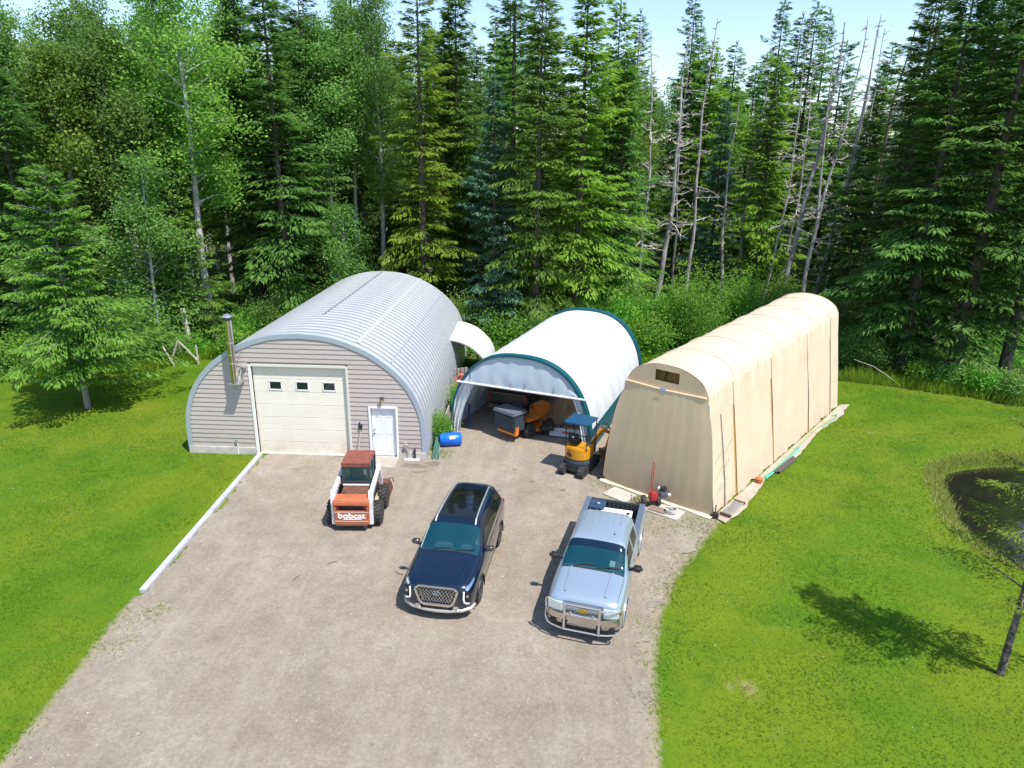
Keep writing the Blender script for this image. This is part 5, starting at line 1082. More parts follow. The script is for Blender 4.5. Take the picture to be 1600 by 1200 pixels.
# ---- silver pickup
def pickup():
    car = empty('pickup_truck', (0,0,0), 0, 'silver blue pickup truck with chrome bull bar and open cargo bed', 'car')
    paint = mat('paint_silver_blue', (0.36,0.45,0.55), .28, .5, coat=.7); gl = MATS['car_glass_teal']; gls = MATS['car_glass_side']; dk = mat('bed_liner', (.035,.045,.05), .7, bump=.3); cap = mat('bed_rail_blue', (.09,.125,.17), .45)
    def S(l, w, zb, zs, top): return (l, [(0,zb),(w*.86,zb),(w*.98,zb+.03),(w,zb+.22),(w*.995,zs)]+top)
    rows = [S(.14,.80,.62,.80,[(.80,.95),(.78,1.08),(.6,1.10),(.3,1.11),(0,1.11)]), S(.20,.93,.55,.86,[(.93,1.04),(.86,1.15),(.62,1.19),(.3,1.2),(0,1.2)]), S(.42,.99,.48,.92,[(.97,1.10),(.88,1.21),(.64,1.255),(.32,1.27),(0,1.27)]),
     S(.9,1.01,.45,.96,[(.985,1.14),(.89,1.25),(.66,1.29),(.33,1.305),(0,1.305)]), S(1.32,1.01,.45,.98,[(.985,1.16),(.90,1.27),(.68,1.31),(.34,1.325),(0,1.325)]), S(1.46,1.01,.45,.98,[(.985,1.17),(.89,1.30),(.70,1.345),(.35,1.36),(0,1.36)]), S(1.58,1.01,.45,.98,[(.985,1.18),(.87,1.38),(.71,1.42),(.36,1.44),(0,1.44)]),
     S(1.86,1.01,.45,.98,[(.98,1.18),(.80,1.66),(.69,1.70),(.36,1.725),(0,1.73)]), S(2.05,1.01,.45,.98,[(.98,1.18),(.765,1.80),(.67,1.86),(.35,1.885),(0,1.89)]), S(2.25,1.01,.45,.98,[(.98,1.18),(.755,1.83),(.66,1.895),(.35,1.915),(0,1.92)]),
     S(3.0,1.01,.45,.98,[(.98,1.18),(.755,1.835),(.66,1.905),(.35,1.925),(0,1.93)]), S(3.55,1.01,.45,.98,[(.98,1.18),(.755,1.83),(.66,1.89),(.35,1.91),(0,1.915)]), S(3.72,1.005,.45,.98,[(.975,1.18),(.75,1.80),(.65,1.86),(.35,1.88),(0,1.88)]), S(3.78,1.0,.46,.98,[(.97,1.17),(.76,1.70),(.66,1.76),(.35,1.78),(0,1.78)]), S(3.80,.98,.48,.97,[(.95,1.14),(.80,1.4),(.7,1.45),(.35,1.46),(0,1.46)])]
    add_dirt(paint, .3, .95, (.30,.26,.20), .6, 4)
    lf = Loft(rows); U = lf.u_of; P = lf.patch
    body = smoothify(lf.body(72, 56), 'body', paint, car); wr_ = .40; ax = (1.0, 4.65)
    carve(body, [cut_cyl(ax[0], wr_+.07, s_*.62, s_*1.3, wr_+.02) for s_ in (-1,1)])
    for y in ax:
        for s_ in (-1,1):
            wheel(car, s_*.86, y, wr_, .26, alu, 6, s_, .62); MB().tube([(s_*1.005, y+math.cos(a)*(wr_+.07), wr_+.02+math.sin(a)*(wr_+.07)) for a in np.linspace(-.1, math.pi+.1, 20)], .025, 5).build('wheel_arch_trim', paint, car)
    open_windows(body, lf, [(U(1.45),U(2.0),6.15,9.01),(U(1.76),U(2.66),5.10,5.38,5.10,5.84),(U(2.83),U(3.48),5.10,5.84,5.10,5.76)]); cabin(car, 1.65, 1.85, mat('seat_grey', (.22,.21,.19), .7))
    smoothify(P(U(1.40), U(2.03), 6.05, 11.95, .006, 8, 12), 'windshield', gl, car)
    smoothify(P(U(1.86), U(2.03), 6.1, 11.9, .009, 4, 12), 'shade_band', glass('shade_band', (.003,.014,.04), .05, .25), car)
    smoothify(P(U(3.70), U(3.795), 6.4, 11.6, .006, 4, 8), 'rear_window', gls, car)
    for sgn in (1,-1):
        for a, b in ((1.95,2.68),(2.80,3.52)):
            q = P(U(a), U(b), 5.06, 5.88, .006, 5, 4, taper=None if a < 2.5 else (5.06,5.80))
            if a < 2.5: q = P(U(1.72), U(b), 5.06, 5.4, .006, 6, 4, taper=(5.06,5.88))
            q.v = [(x*sgn, y, z) for x, y, z in q.v]; smoothify(q, 'side_window', gls, car)
        for l_ in (1.62,2.74,3.60): q = P(U(l_), U(l_+.014), 2.2, 5.0, .003, 1, 8); q.v = [(x*sgn, y, z) for x, y, z in q.v]; q.build('door_seam', dark_metal, car)
        for l_ in (2.45,3.38): q = P(U(l_), U(l_+.2), 4.5, 4.64, .03, 3, 2); q.v = [(x*sgn, y, z) for x, y, z in q.v]; q.build('door_handle', dark_metal, car)
        mr = empty('door_mirror', (sgn*1.17,1.82,1.30)); mr.parent = car; MB().box((0,0,0),(.28,.16,.20)).build('mirror_shell', black, mr, bevel=.06, smooth=True, seg=3); MB().box((-sgn*.17,.02,-.05),(.14,.07,.07)).build('mirror_arm', black, mr); MB().box((0,.083,0),(.2,.01,.14)).build('mirror_pane', chrome, mr)
        q = P(U(.35), U(1.35), 7.2, 7.42, .03, 10, 2); q.v = [(x*sgn, y, z) for x, y, z in q.v]; smoothify(q, 'hood_crease', paint, car)
        q = P(U(.32), U(1.36), 6.02, 6.07, .004, 10, 1); q.v = [(x*sgn, y, z) for x, y, z in q.v]; q.build('hood_gap', dark_metal, car)
        hl = empty('headlight', (sgn*.72,.17,.93)); hl.parent = car; MB().box((0,0,0),(.42,.16,.25), (0,0,sgn*.28)).build('lamp_lens', mat('clear_lens', (.62,.70,.72), .08, .3), hl, bevel=.03); MB().box((sgn*.19,.09,.0),(.10,.14,.22),(0,0,sgn*.5)).build('corner_lens', mat('amber_lens', (.55,.28,.03), .2), hl, bevel=.02); MB().box((-sgn*.14,-.075,-.07),(.10,.04,.09)).build('lamp_unit', dark_metal, hl)
    for x in np.linspace(-.52,.52,6): MB().bar((x,2.95,1.934),(x*.98,3.66,1.905),.016,.014).build('roof_rib', paint, car)
    MB().lathe([(.03,0),(.012,.02),(.005,.09)], 8, c=(.42,2.38,1.91)).build('roof_aerial', black, car); MB().box((.62,3.70,1.90),(.10,.06,.05)).build('roof_clamp', dark_metal, car)
    MB().box((-.32,1.985,1.55)if False else (.50,1.62,1.45),(.14,.012,.16),(-.72,0,0)).build('window_permit', mat('paper_white', (.8,.8,.76), .7), car)
    smoothify(P(U(1.35), U(1.43), 6.1, 11.9, .005, 2, 14), 'wiper_cowl', black, car)
    for x0 in (-.5,.1): MB().tube([(x0,1.42,1.375),(x0+.3,1.47,1.41),(x0+.6,1.50,1.41)], .014, 5).build('wiper', black, car)
    # grille, bumper, emblem
    gb = mat('grille_dark', (.012,.014,.02), .35); gr = empty('grille', (0,.12,.93)); gr.parent = car
    MB().box((0,.03,0),(1.02,.08,.32)).build('grille_back', gb, gr); 
    for z, h_ in ((.15,.035),(-.15,.035)): MB().box((0,-.02,z),(1.04,.04,h_)).build('grille_bar', chrome, gr, bevel=.008)
    MB().box((0,-.02,.0),(1.04,.045,.09)).build('grille_bar', paint, gr, bevel=.01)
    for z in (.095,-.075,-.11): MB().box((0,-.012,z),(1.0,.02,.012)).build('grille_slat', steel, gr)
    bow = [(-.155,-.035),(-.115,.035),(-.05,.035),(-.042,.06),(.065,.06),(.057,.035),(.155,.035),(.115,-.035),(.05,-.035),(.042,-.06),(-.065,-.06),(-.057,-.035)]
    MB().prism([(x*1.12,z*1.12) for x, z in bow], -.055, -.03).build('emblem_border', chrome, gr); MB().prism(bow, -.066, -.05).build('emblem', mat('emblem_gold', (.50,.30,.05), .35, .5), gr)
    bm_ = mat('bumper_chrome', (.62,.60,.55), .16, .95); bp = MB(); 
    pts = [(-1.0,.42),(-.96,.22),(-.80,.10),(-.45,.03),(0,.01),(.45,.03),(.80,.10),(.96,.22),(1.0,.42)]
    for i in range(len(pts)-1):
        pass
    rows_ = [[(x, y-.0+d_, z) for x, y in pts] for z, d_ in ((.78,.06),(.76,.0),(.66,-.02),(.60,-.015),(.58,.01),(.46,.03),(.42,.10))]; bp.sheet(rows_); smoothify(bp, 'front_bumper', bm_, car)
    for x in (-.45,.45): MB().box((x,.01,.56),(.15,.04,.085)).build('tow_opening', black, car)
    MB().box((0,.25,.45),(1.7,.3,.16)).build('air_dam', black, car)
    bb = empty('bull_bar', (0,.055,.03)); bb.scale = (.97,1,.94); bb.parent = car; bt = mat('bull_bar_alloy', (.66,.65,.63), .28, .85)
    for s_ in (-1,1):
        MB().box((s_*.47,-.10,.78),(.06,.05,.86)).build('upright', bt, bb, bevel=.008); MB().box((s_*.47,.02,.46),(.06,.25,.12)).build('mount', dark_metal, bb)
        pts = [(s_*.47,-.10,1.13),(s_*.72,-.06,1.14),(s_*.93,.02,1.16),(s_*1.01,.10,1.12),(s_*1.03,.12,1.0),(s_*1.0,.06,.84),(s_*1.02,.10,.66),(s_*1.01,.08,.52),(s_*.92,.0,.42),(s_*.70,-.06,.38),(s_*.47,-.10,.37)]
        MB().tube([tuple(p) for p in cr(pts, 3)], .022, 8).build('side_hoop', bt, bb, smooth=True)
    for z in (1.17,.86,.37): MB().cyl((-.47,-.10,z),(.47,-.10,z),.024,10).build('cross_tube', bt, bb, smooth=True)
    for x in (-.3,.3): MB().cyl((x,-.10,.86),(x,-.10,.94),.035,8).build('lamp_tab', steel, bb)
    # bed
    bd = empty('cargo_bed', (0,0,0)); bd.parent = car; y0, y1 = 3.83, 5.78
    MB().box((0,(y0+y1)/2,.72),(1.62,y1-y0,.06)).build('bed_floor', dk, bd)
    for s_ in (-1,1):
        pr = [(s_*1.0,.50),(s_*1.01,.70),(s_*1.0,1.02),(s_*.965,1.19),(s_*.80,1.19),(s_*.80,.70),(s_*.9,.5)]; o_ = MB().prism(pr, y0, y1).build('bed_side', paint, bd, bevel=.015)
        carve(o_, [cut_cyl(ax[1], wr_+.07, s_*.84, s_*1.3, wr_+.02)]); o_.parent = bd
        MB().box((s_*.88,(y0+y1)/2,1.20),(.185,y1-y0-.01,.03)).build('bed_rail', cap, bd, bevel=.008); MB().box((s_*.70,ax[1],.86),(.22,.95,.26)).build('wheel_well', dk, bd, bevel=.03)
        MB().box((s_*.93,y1-.03,.86),(.12,.08,.44)).build('tail_light', MATS['red_lens'], bd, bevel=.01)
    tg = MB().box((0,y1-.03,.92),(1.60,.08,.54)).build('tailgate', dk, bd, bevel=.012)
    for x in np.linspace(-.66,.66,10): MB().box((x,y1-.078,.93),(.05,.02,.46)).build('tailgate_rib', dk, tg)
    MB().box((0,y0+.03,.93),(1.6,.05,.46)).build('front_wall', dk, bd)
    for x in np.linspace(-.68,.68,8): MB().box((x,(y0+y1)/2,.757),(.07,y1-y0-.15,.014)).build('floor_rib', dk, bd)
    MB().box((0,y1+.10,.52),(1.8,.16,.14)).build('rear_bumper', bm_, car, bevel=.02); MB().box((0,2.7,.42),(1.2,4.6,.14)).build('chassis', dark_metal, car)
    return car
p_ = pickup(); ang = R(-14.0); Mx = Matrix.Rotation(ang,3,'Z'); PICK = Vector((12.46,-9.64,0))-Mx@Vector((0,1.0,0))+Vector((0,0,.034)); p_.rotation_euler = (0,0,ang); p_.location = PICK; p_.scale = (.95,.96,.96)
def on_pick(x, y, z): return PICK+Mx@Vector((x*.95,y*.96,z*.96))
tb = empty('tool_box', on_pick(-.52,5.30,.77), ang, 'dark blue plastic tool box in the pickup bed corner', 'tool box'); bl_ = mat('box_navy', (.03,.06,.12), .45)
MB().box((0,0,.20),(.44,.55,.40)).build('case', bl_, tb, bevel=.03); MB().box((0,0,.42),(.46,.57,.05)).build('lid', bl_, tb, bevel=.02); MB().box((.02,.0,.455),(.07,.08,.015)).build('sticker', MATS['paper_white'], tb); MB().tube([(-.12,-.1,.45),(-.12,-.1,.50),(.12,-.1,.50),(.12,-.1,.45)], .012, 5).build('handle', black, tb)
cl = empty('white_crate', on_pick(.12,5.02,.77), ang+.03, 'long white lidded crate lying across the pickup bed', 'crate')
MB().box((0,0,.17),(.92,.40,.34)).build('case', mat('crate_pink', (.62,.42,.36), .6, color2=(.70,.55,.48), scale=4), cl, bevel=.02); MB().box((0,0,.365),(.96,.44,.05)).build('lid', white_paint, cl, bevel=.015); MB().box((-.1,-.205,.2),(.2,.02,.06)).build('latch', mat('rust_red', (.22,.06,.03), .8), cl)

# ---- skid steer loader
def skid():
    e = empty('skid_steer_loader', (0,0,0), 0, 'orange and white skid steer loader with rusty cab roof and bucket', 'loader')
    org = mat('loader_orange', (.42,.115,.045), .6, color2=(.26,.09,.045), scale=3.5, ramp=(.45,.75), bump=.08); wht = mat('loader_white', (.74,.76,.78), .45, color2=(.62,.62,.60), scale=4); rust = mat('rusty_roof', (.17,.045,.03), .85, color2=(.24,.08,.055), scale=5, bump=.2); rd = mat('rust_brown', (.10,.05,.035), .9, color2=(.18,.08,.05), scale=8, bump=.3); dkb = mat('cab_frame', (.03,.04,.05), .6)
    # local: -y = rear (towards camera), +y = bucket
    MB().box((0,.05,.52),(1.02,2.0,.50)).build('chassis', dkb, e, bevel=.03)
    # tail door
    td = empty('tail_door', (0,-1.12,0)); td.parent = e
    MB().box((0,0,.50),(1.16,.10,.50)).build('door_panel', org, td, bevel=.03, smooth=True); hd = [(-.08,.96),(-.06,1.10),(.02,1.16),(.36,1.20),(.36,.96)]; MB().prism(hd, -.60, .60, 'x').build('hood_lip', org, td, bevel=.025)
    for s_ in (-1,1): MB().box((s_*.545,.01,.86),(.09,.12,.24)).build('side_post', org, td, bevel=.01); MB().box((s_*.46,.03,.86),(.09,.06,.14)).build('tail_lamp', mat('red_lens2', (.30,.015,.02), .3), td)
    MB().box((0,.08,.86),(1.0,.05,.22)).build('vent_opening', black, td); MB().box((0,-.055,.725),(1.14,.012,.014)).build('trim_line', mat('trim_white', (.7,.6,.5), .6), td)
    MB().box((0,-.052,.385),(1.12,.012,.014)).build('trim_line', MATS['trim_white'], td); MB().box((0,-.07,.26),(1.06,.06,.06)).build('bottom_lip', rd, td, bevel=.01)
    t = text_mesh('lettering', 'bobcat', .33, white_paint, td, .006, .009); t.location = (0,-.062,.585); t.rotation_euler = (R(90),0,0); t.scale = (1,.82,1); MB().box((.03,-.058,.462),(.62,.01,.03)).build('lettering_bar', white_paint, td)
    # engine cover grille
    MB().box((0,-.52,1.10),(.86,.72,.10), (.16,0,0)).build('engine_cover', rd, e, bevel=.015)
    for i in range(13): MB().box((-.36+.06*i,-.52,1.165),(.026,.62,.03),(.16,0,0)).build('cover_slat', rd, e)
    MB().cyl((-.30,-.72,1.12),(-.30,-.72,1.30),.035,10).build('exhaust', rd, e)
    # cab
    cb = empty('cab', (0,.38,0)); cb.parent = e
    MB().box((0,0,2.01),(.98,1.12,.06)).build('roof', rust, cb, bevel=.015); MB().box((0,-.53,1.95),(.94,.05,.10)).build('roof_skirt', rust, cb)
    for s_ in (-1,1):
        for y in (-.50,.52): MB().bar((s_*.43,y,1.0),(s_*.45,y,1.98),.07,.07).build('cab_post', dkb, cb)
        MB().box((s_*.44,0,1.56),(.012,.92,.72)).build('side_pane', glass('cab_glass', (.02,.07,.08), .05, .55), cb)
        MB().bar((s_*.445,.1,1.2),(s_*.45,.1,1.95),.03,.04).build('side_bar', dkb, cb)
        MB().box((s_*.44,0,1.10),(.05,1.0,.22)).build('cab_side', dkb, cb)
    MB().box((0,-.52,1.62),(.80,.012,.50)).build('rear_pane', MATS['cab_glass'], cb); fr_ = MB(); 
    for (x, z, a, b) in ((0,1.34,.86,.07),(0,1.90,.86,.06),(-.40,1.62,.06,.5),(.40,1.62,.06,.5)): fr_.box((x,-.525,z),(a,.03,b))
    fr_.build('rear_frame', dkb, cb, bevel=.006); MB().box((-.05,.1,1.15),(.46,.46,.14)).build('seat', black, cb, bevel=.04); MB().box((-.05,-.14,1.42),(.44,.12,.44)).build('seat_back', black, cb, bevel=.04)
    MB().box((0,.5,1.62),(.8,.012,.6)).build('front_pane', MATS['cab_glass'], cb)
    MB().box((0,-.58,1.245),(.9,.05,.04)).build('rear_rail', wht, cb)
    # lift arms
    for s_ in (-1,1):
        la = empty('lift_arm', (s_*.62,0,0)); la.parent = e
        pr = [(-1.06,.20),(-.86,.20),(-.84,.95),(-.74,1.26),(-.86,1.40),(-1.0,1.36),(-1.08,1.0)]; MB().prism(pr, -.07, .07, 'x').build('upright', wht, la, bevel=.012)
        arm = [(-.98,1.24),(-.90,1.40),(.30,1.56),(.78,1.66),(.90,1.60),(1.02,.95),(1.10,.52),(.98,.50),(.88,.95),(.74,1.46),(.25,1.38)]; MB().prism([(y, z-.06) for y, z in arm], -.06, .06, 'x').build('arm_beam', wht, la, bevel=.012)
        MB().tube([(0,-.78,1.0),(0,.15,1.28)], .035, 8).build('cylinder', steel, la); MB().box((s_*.064,-.95,.78),(.012,.10,.52)).build('decal', mat('decal_red', (.35,.16,.14), .6), la); MB().box((-s_*.10,.3,1.22),(.04,.5,.16)).build('arm_link', org, la)
        MB().box((s_*.066,.25,1.415),(.01,.5,.10),(.13,0,0)).build('number_decal', mat('decal_grey', (.35,.36,.38), .6), la)
    # wheels with lugs
    rimt = mat('rim_tan', (.42,.26,.19), .7, color2=(.3,.18,.12), scale=6)
    for s_ in (-1,1):
        for y in (-.56,.62):
            r_ = .405; w_ = empty('wheel', (s_*.765,y,r_)); w_.parent = e; hw = .15
            b = MB().lathe([(r_*.55,-hw*.9),(r_*.80,-hw),(r_*.90,-hw*.85),(r_*.92,0),(r_*.90,hw*.85),(r_*.80,hw),(r_*.55,hw*.9)], 28, 'x'); b.build('tyre', tyre_m, w_, smooth=True)
            lg = MB()
            for k in range(18):
                a = 6.283*k/18
                for ss in (-1,1):
                    a2 = a+(.17 if ss > 0 else 0); m_ = Matrix.Rotation(a2,3,'X')@Matrix.Rotation(ss*.55,3,'Z'); c = Matrix.Rotation(a2,3,'X')@Vector((ss*hw*.5,0,r_*.94)); lg.box(c, (hw*1.05,.05,.05), m_)
            lg.build('tread', tyre_m, w_)
            b = MB().lathe([(r_*.55,-hw*.8),(r_*.56,hw*.85),(r_*.50,hw*.85),(r_*.46,hw*.2)] if s_ > 0 else [(r_*.46,-hw*.2),(r_*.50,-hw*.85),(r_*.56,-hw*.85),(r_*.55,hw*.8)], 24, 'x'); b.lathe([(.001,s_*hw*.2),(r_*.5,s_*hw*.2)], 24, 'x'); b.lathe([(.001,s_*hw*.5),(.07,s_*hw*.45),(.08,s_*hw*.2)], 12, 'x'); b.build('rim', rimt, w_)
        MB().box((s_*.60,.03,.45),(.12,1.3,.22)).build('axle_case', mat('case_tan', (.40,.34,.26), .8), e)
    # bucket
    bk = empty('bucket', (0,1.45,0)); bk.parent = e; pr = [(-.22,.06),(.55,.03),(.56,.06),(-.14,.10),(-.20,.22),(-.20,.62),(-.10,.72),(-.14,.75),(-.26,.64),(-.27,.16)]
    MB().prism(pr, -.86, .86, 'x').build('bucket_shell', rd, bk)
    for s_ in (-1,1): MB().prism([(-.24,.06),(.54,.05),(.30,.36),(-.10,.73),(-.26,.62)], s_*.86, s_*.875, 'x').build('bucket_cheek', rd, bk); MB().tube([(s_*.84,-.02,.72),(s_*.96,.1,.66),(s_*.97,.12,.48)], .02, 6).build('bucket_hook', rd, bk)
    return e
k_ = skid(); k_.location = (5.18,-4.62,.034); k_.rotation_euler = (0,0,R(3)); k_.scale = (.95,.95,.95)

# ---- mini excavator
def excavator():
    e = empty('mini_excavator', (0,0,0), 0, 'small yellow mini excavator with blue canopy beside the canvas shelter', 'excavator')
    yel = mat('excavator_yellow', (.56,.25,.008), .4, coat=.3, var=.08, scale=4); bl = mat('canopy_blue', (.006,.06,.13), .5); gb = mat('counterweight_grey', (.05,.075,.11), .55)
    # local -y = tail (facing camera)
    for s_ in (-1,1):
        tk = empty('track', (s_*.38,.12,0)); tk.parent = e; L_ = .62; r_ = .19; pr = [(L_+r_*math.sin(a), r_-r_*math.cos(a)) for a in np.linspace(0,math.pi,9)]+[(-L_-r_*math.sin(a), r_+r_*math.cos(a)) for a in np.linspace(0,math.pi,9)]
        MB().prism(pr, -.11, .11, 'x').build('track_belt', tyre_m, tk, bevel=.012)
        for k in range(14): MB().box((0,-.6+.092*k,.385),(.23,.03,.02)).build('track_pad', tyre_m, tk); 
        for y in (-.5,.5): MB().lathe([(.12,-.113),(.12,.113)], 16, 'x', (0,y,.19)).build('sprocket', dark_metal, tk)
        for k in range(5):
            a_ = math.pi*(.1+.2*k); MB().box((0,-.62-.19*math.sin(a_),.19-.19*math.cos(a_)),(.23,.035,.03),(-a_,0,0)).build('track_pad', tyre_m, tk)
    MB().box((0,.12,.27),(.60,1.15,.26)).build('undercarriage', dark_metal, e); MB().cyl((0,.05,.36),(0,.05,.50),.26,20).build('turntable', dark_metal, e)
    def half(r, y0, n=14): return [(r*math.cos(a), y0+r*.72*math.sin(a)) for a in np.linspace(math.pi, 2*math.pi, n)]
    tail = half(.50,-.05)+[(.50,.42),(-.50,.42)]
    MB().prism(tail, .40, .58, 'z').build('counterweight', gb, e, bevel=.03, smooth=True); MB().prism([(x*.985,y*.985) for x, y in tail], .582, 1.06, 'z').build('engine_hood', yel, e, bevel=.04, smooth=True)
    em = empty('round_emblem', (-.17,-.425,.80)); em.parent = e; em.rotation_euler = (0,0,R(-13)); MB().lathe([(.001,0),(.115,0),(.118,.02)], 24, 'y').build('emblem_disc', mat('emblem_brown', (.30,.13,.02), .6), em); MB().tube([(.10*math.cos(a),-.004,.10*math.sin(a)) for a in np.linspace(0,6.283,24)], .010, 4, False).build('emblem_ring', dark_metal, em); MB().prism([(-.06,-.02),(.01,-.045),(.07,-.01),(.05,.04),(-.03,.04)], -.012, 0).build('emblem_mark', dark_metal, em)
    MB().box((-.16,.10,1.16),(.42,.40,.12)).build('seat', black, e, bevel=.04); MB().box((-.16,-.10,1.36),(.42,.10,.36)).build('seat_back', black, e, bevel=.03); MB().box((-.16,-.16,1.42),(.06,.02,.06)).build('seat_tag', white_paint, e)
    for x in (.16,.30): MB().tube([(x,.36,1.0),(x,.38,1.32)], .014, 6).build('lever', dark_metal, e)
    MB().box((.2,.50,.80),(.5,.3,.35)).build('console', gb, e, bevel=.03)
    # canopy
    for x, y in ((-.44,-.20),(.44,-.24),(-.44,.62),(.46,.60)): MB().cyl((x,y,1.0 if y < 0 else .62),(x*.98,y,2.0),.022,8).build('canopy_post', dark_metal, e)
    MB().bar((-.44,-.22,1.55),(.44,-.22,1.55),.03).build('canopy_brace', dark_metal, e); MB().bar((.44,-.24,1.4),(.46,.60,1.4),.025).build('canopy_brace', dark_metal, e)
    MB().prism([(-.42,-.38),(.42,-.38),(.50,-.32),(.50,.66),(-.50,.66),(-.50,-.32)], 2.0, 2.06, 'z').build('canopy_roof', bl, e, bevel=.02)
    # boom folded towards +y/+x, dipper, bucket, blade
    bo = empty('digging_arm', (.15,.55,.72)); bo.parent = e; bo.rotation_euler = (0,0,R(-38))
    MB().bar((0,0,0),(0,.62,.74),.11,.16).build('boom', yel, bo, bevel=.012); MB().bar((0,.62,.74),(0,1.05,.50),.10,.14).build('boom', yel, bo, bevel=.012); MB().bar((0,1.05,.55),(0,.85,-.12),.09,.12).build('dipper', yel, bo, bevel=.012); MB().tube([(0,.10,.22),(0,.58,.92)], .035, 8).build('ram', steel, bo); MB().tube([(0,.55,.90),(0,1.05,.68)], .03, 8).build('ram', steel, bo)
    MB().tube([(.05,.0,.3),(.07,.35,1.0),(.05,.8,.98),(.05,1.0,.6)], .014, 5).build('hose', black, bo); MB().prism([(.60,-.10),(.95,-.16),(1.0,-.40),(.80,-.56),(.58,-.50),(.66,-.36)], -.17, .17, 'x').build('bucket', mat('bucket_rust', (.20,.09,.04), .8), bo, bevel=.01)
    MB().box((0,1.05,.20),(1.0,.07,.28)).build('dozer_blade', dark_metal, e, bevel=.01)
    for s_ in (-1,1): MB().bar((s_*.3,.4,.22),(s_*.3,1.05,.18),.06).build('blade_arm', dark_metal, e)
    return e
x_ = excavator(); x_.location = (12.60,-.72,.034); x_.rotation_euler = (0,0,R(-26)); x_.scale = (1.0,1.0,1.0)
# ---------------------------------------------------------------- things inside the open tent (local frame of the tent)
TM = Matrix.Translation((BT[0],BT[1],0))@Matrix.Rotation(R(BYAW),4,'Z')
def in_tent(x, y, z=.034): return TM@Vector((x,y,z))
# lawn tractor with rear collector, seen from behind
lt_ = empty('lawn_tractor', in_tent(-.28,.32), R(BYAW)+R(-22), 'orange ride-on mower with grey grass collector in the tent opening', 'lawn tractor')
orm = mat('mower_orange', (.62,.19,.02), .4); col_m = mat('collector_grey', (.11,.13,.16), .5); net = mat('collector_fabric', (.025,.04,.06), .8, bump=.5, bscale=6)
MB().box((-.05,-.28,.66),(1.02,.62,.62)).build('collector_bag', net, lt_, bevel=.05); MB().box((-.05,-.26,1.01),(1.08,.74,.12)).build('collector_lid', col_m, lt_, bevel=.04, smooth=True)
MB().tube([(-.58,-.62,.98),(.45,-.62,.98),(.48,-.62,.92),(.48,-.62,.42)], .018, 6).build('collector_frame', dark_metal, lt_); MB().box((.02,-.45,.30),(.95,.16,.12)).build('rear_bumper', orm, lt_, bevel=.02); MB().box((.40,-.42,.42),(.16,.2,.3)).build('rear_corner', orm, lt_, bevel=.02)
MB().box((0,.75,.55),(.48,1.5,.24)).build('chassis', orm, lt_, bevel=.03); MB().box((0,1.35,.74),(.5,.75,.34)).build('engine_hood', orm, lt_, bevel=.07, smooth=True)
for s_ in (-1,1): MB().box((s_*.42,.42,.66),(.26,.68,.10)).build('mudguard', orm, lt_, bevel=.04); wheel(lt_, s_*.42, .30, .27, .24, mat('wheel_yellow', (.45,.33,.10), .6), 4, s_, .5); wheel(lt_, s_*.40, 1.45, .20, .16, MATS['wheel_yellow'], 4, s_, .5)
MB().box((0,.35,.80),(.46,.42,.10)).build('seat', black, lt_, bevel=.04); MB().box((0,.14,1.0),(.46,.10,.42)).build('seat_back', black, lt_, bevel=.04); MB().tube([(0,.95,.8),(0,.80,1.05)], .02, 6).build('steering_column', black, lt_); MB().tube([(.17*math.cos(a),.79+.06*math.sin(a),1.06+.16*math.sin(a)) for a in np.linspace(0,6.283,18)], .015, 5, False).build('steering_wheel', black, lt_)
MB().lathe([(.30,.12),(.50,.14),(.50,.24),(.25,.28)], 18, c=(.10,.9,0)).build('mower_deck', orm, lt_)
lt_.scale = (1.15,1.15,1.22)
# old pickup parked deep inside, tail to the door
op = empty('parked_pickup', in_tent(-1.45,2.3), R(BYAW)+R(2), 'dark old pickup parked inside the white tent with its tailgate outwards', 'car')
dg = mat('old_paint', (.022,.028,.024), .45, coat=.3); brn = mat('old_trim', (.16,.13,.09), .5)
MB().box((0,1.1,.86),(1.80,2.2,.50)).build('bed', dg, op, bevel=.04); MB().box((0,-.01,.90),(1.66,.04,.46)).build('tailgate', dg, op, bevel=.015); MB().box((0,-.035,1.13),(1.70,.03,.05)).build('tailgate_trim', brn, op); MB().box((0,1.1,1.14),(1.6,2.0,.06)).build('bed_cover', mat('tonneau', (.012,.013,.014), .6), op, bevel=.02)
MB().box((0,2.9,1.0),(1.78,1.6,.55)).build('cab_lower', dg, op, bevel=.06); MB().prism([(2.1,1.27),(2.3,1.76),(3.3,1.78),(3.75,1.27)], -.75, .75, 'x').build('cab_upper', dg, op, bevel=.05); MB().box((0,4.1,.95),(1.74,1.0,.45)).build('hood', dg, op, bevel=.07); MB().box((0,-.14,.52),(1.8,.18,.14)).build('rear_bumper', brn, op, bevel=.03); MB().box((.30,-.24,.54),(.32,.015,.16)).build('number_plate', mat('plate_white', (.66,.68,.70), .5), op)
for s_ in (-1,1):
    MB().box((s_*.86,-.02,.90),(.12,.06,.34)).build('tail_light', MATS['red_lens'], op, bevel=.01)
    for y in (.95,3.95): wheel(op, s_*.80, y, .36, .24, brn, 6, s_, .6)
# heap of wood chips at the back
q = np.random.default_rng(9); hx = np.linspace(-1,1,26); rows = []
for v in hx: rows.append([(u*1.55, v*2.6, max(0, 1.55*(1-min(1, math.hypot(u,v))**1.35))*(1+.08*q.normal())-.02) for u in hx])
hp_ = MB().sheet(rows).build('wood_chip_heap', mat('wood_chips', (.30,.20,.11), .95, color2=(.44,.32,.20), scale=14, bump=.9, bscale=26), None, smooth=True); hp_.location = in_tent(1.35,4.4,.03); hp_.rotation_euler = (0,0,R(BYAW)); tag(hp_, 'tan heap of wood chips filling the right rear of the white tent', 'heap')
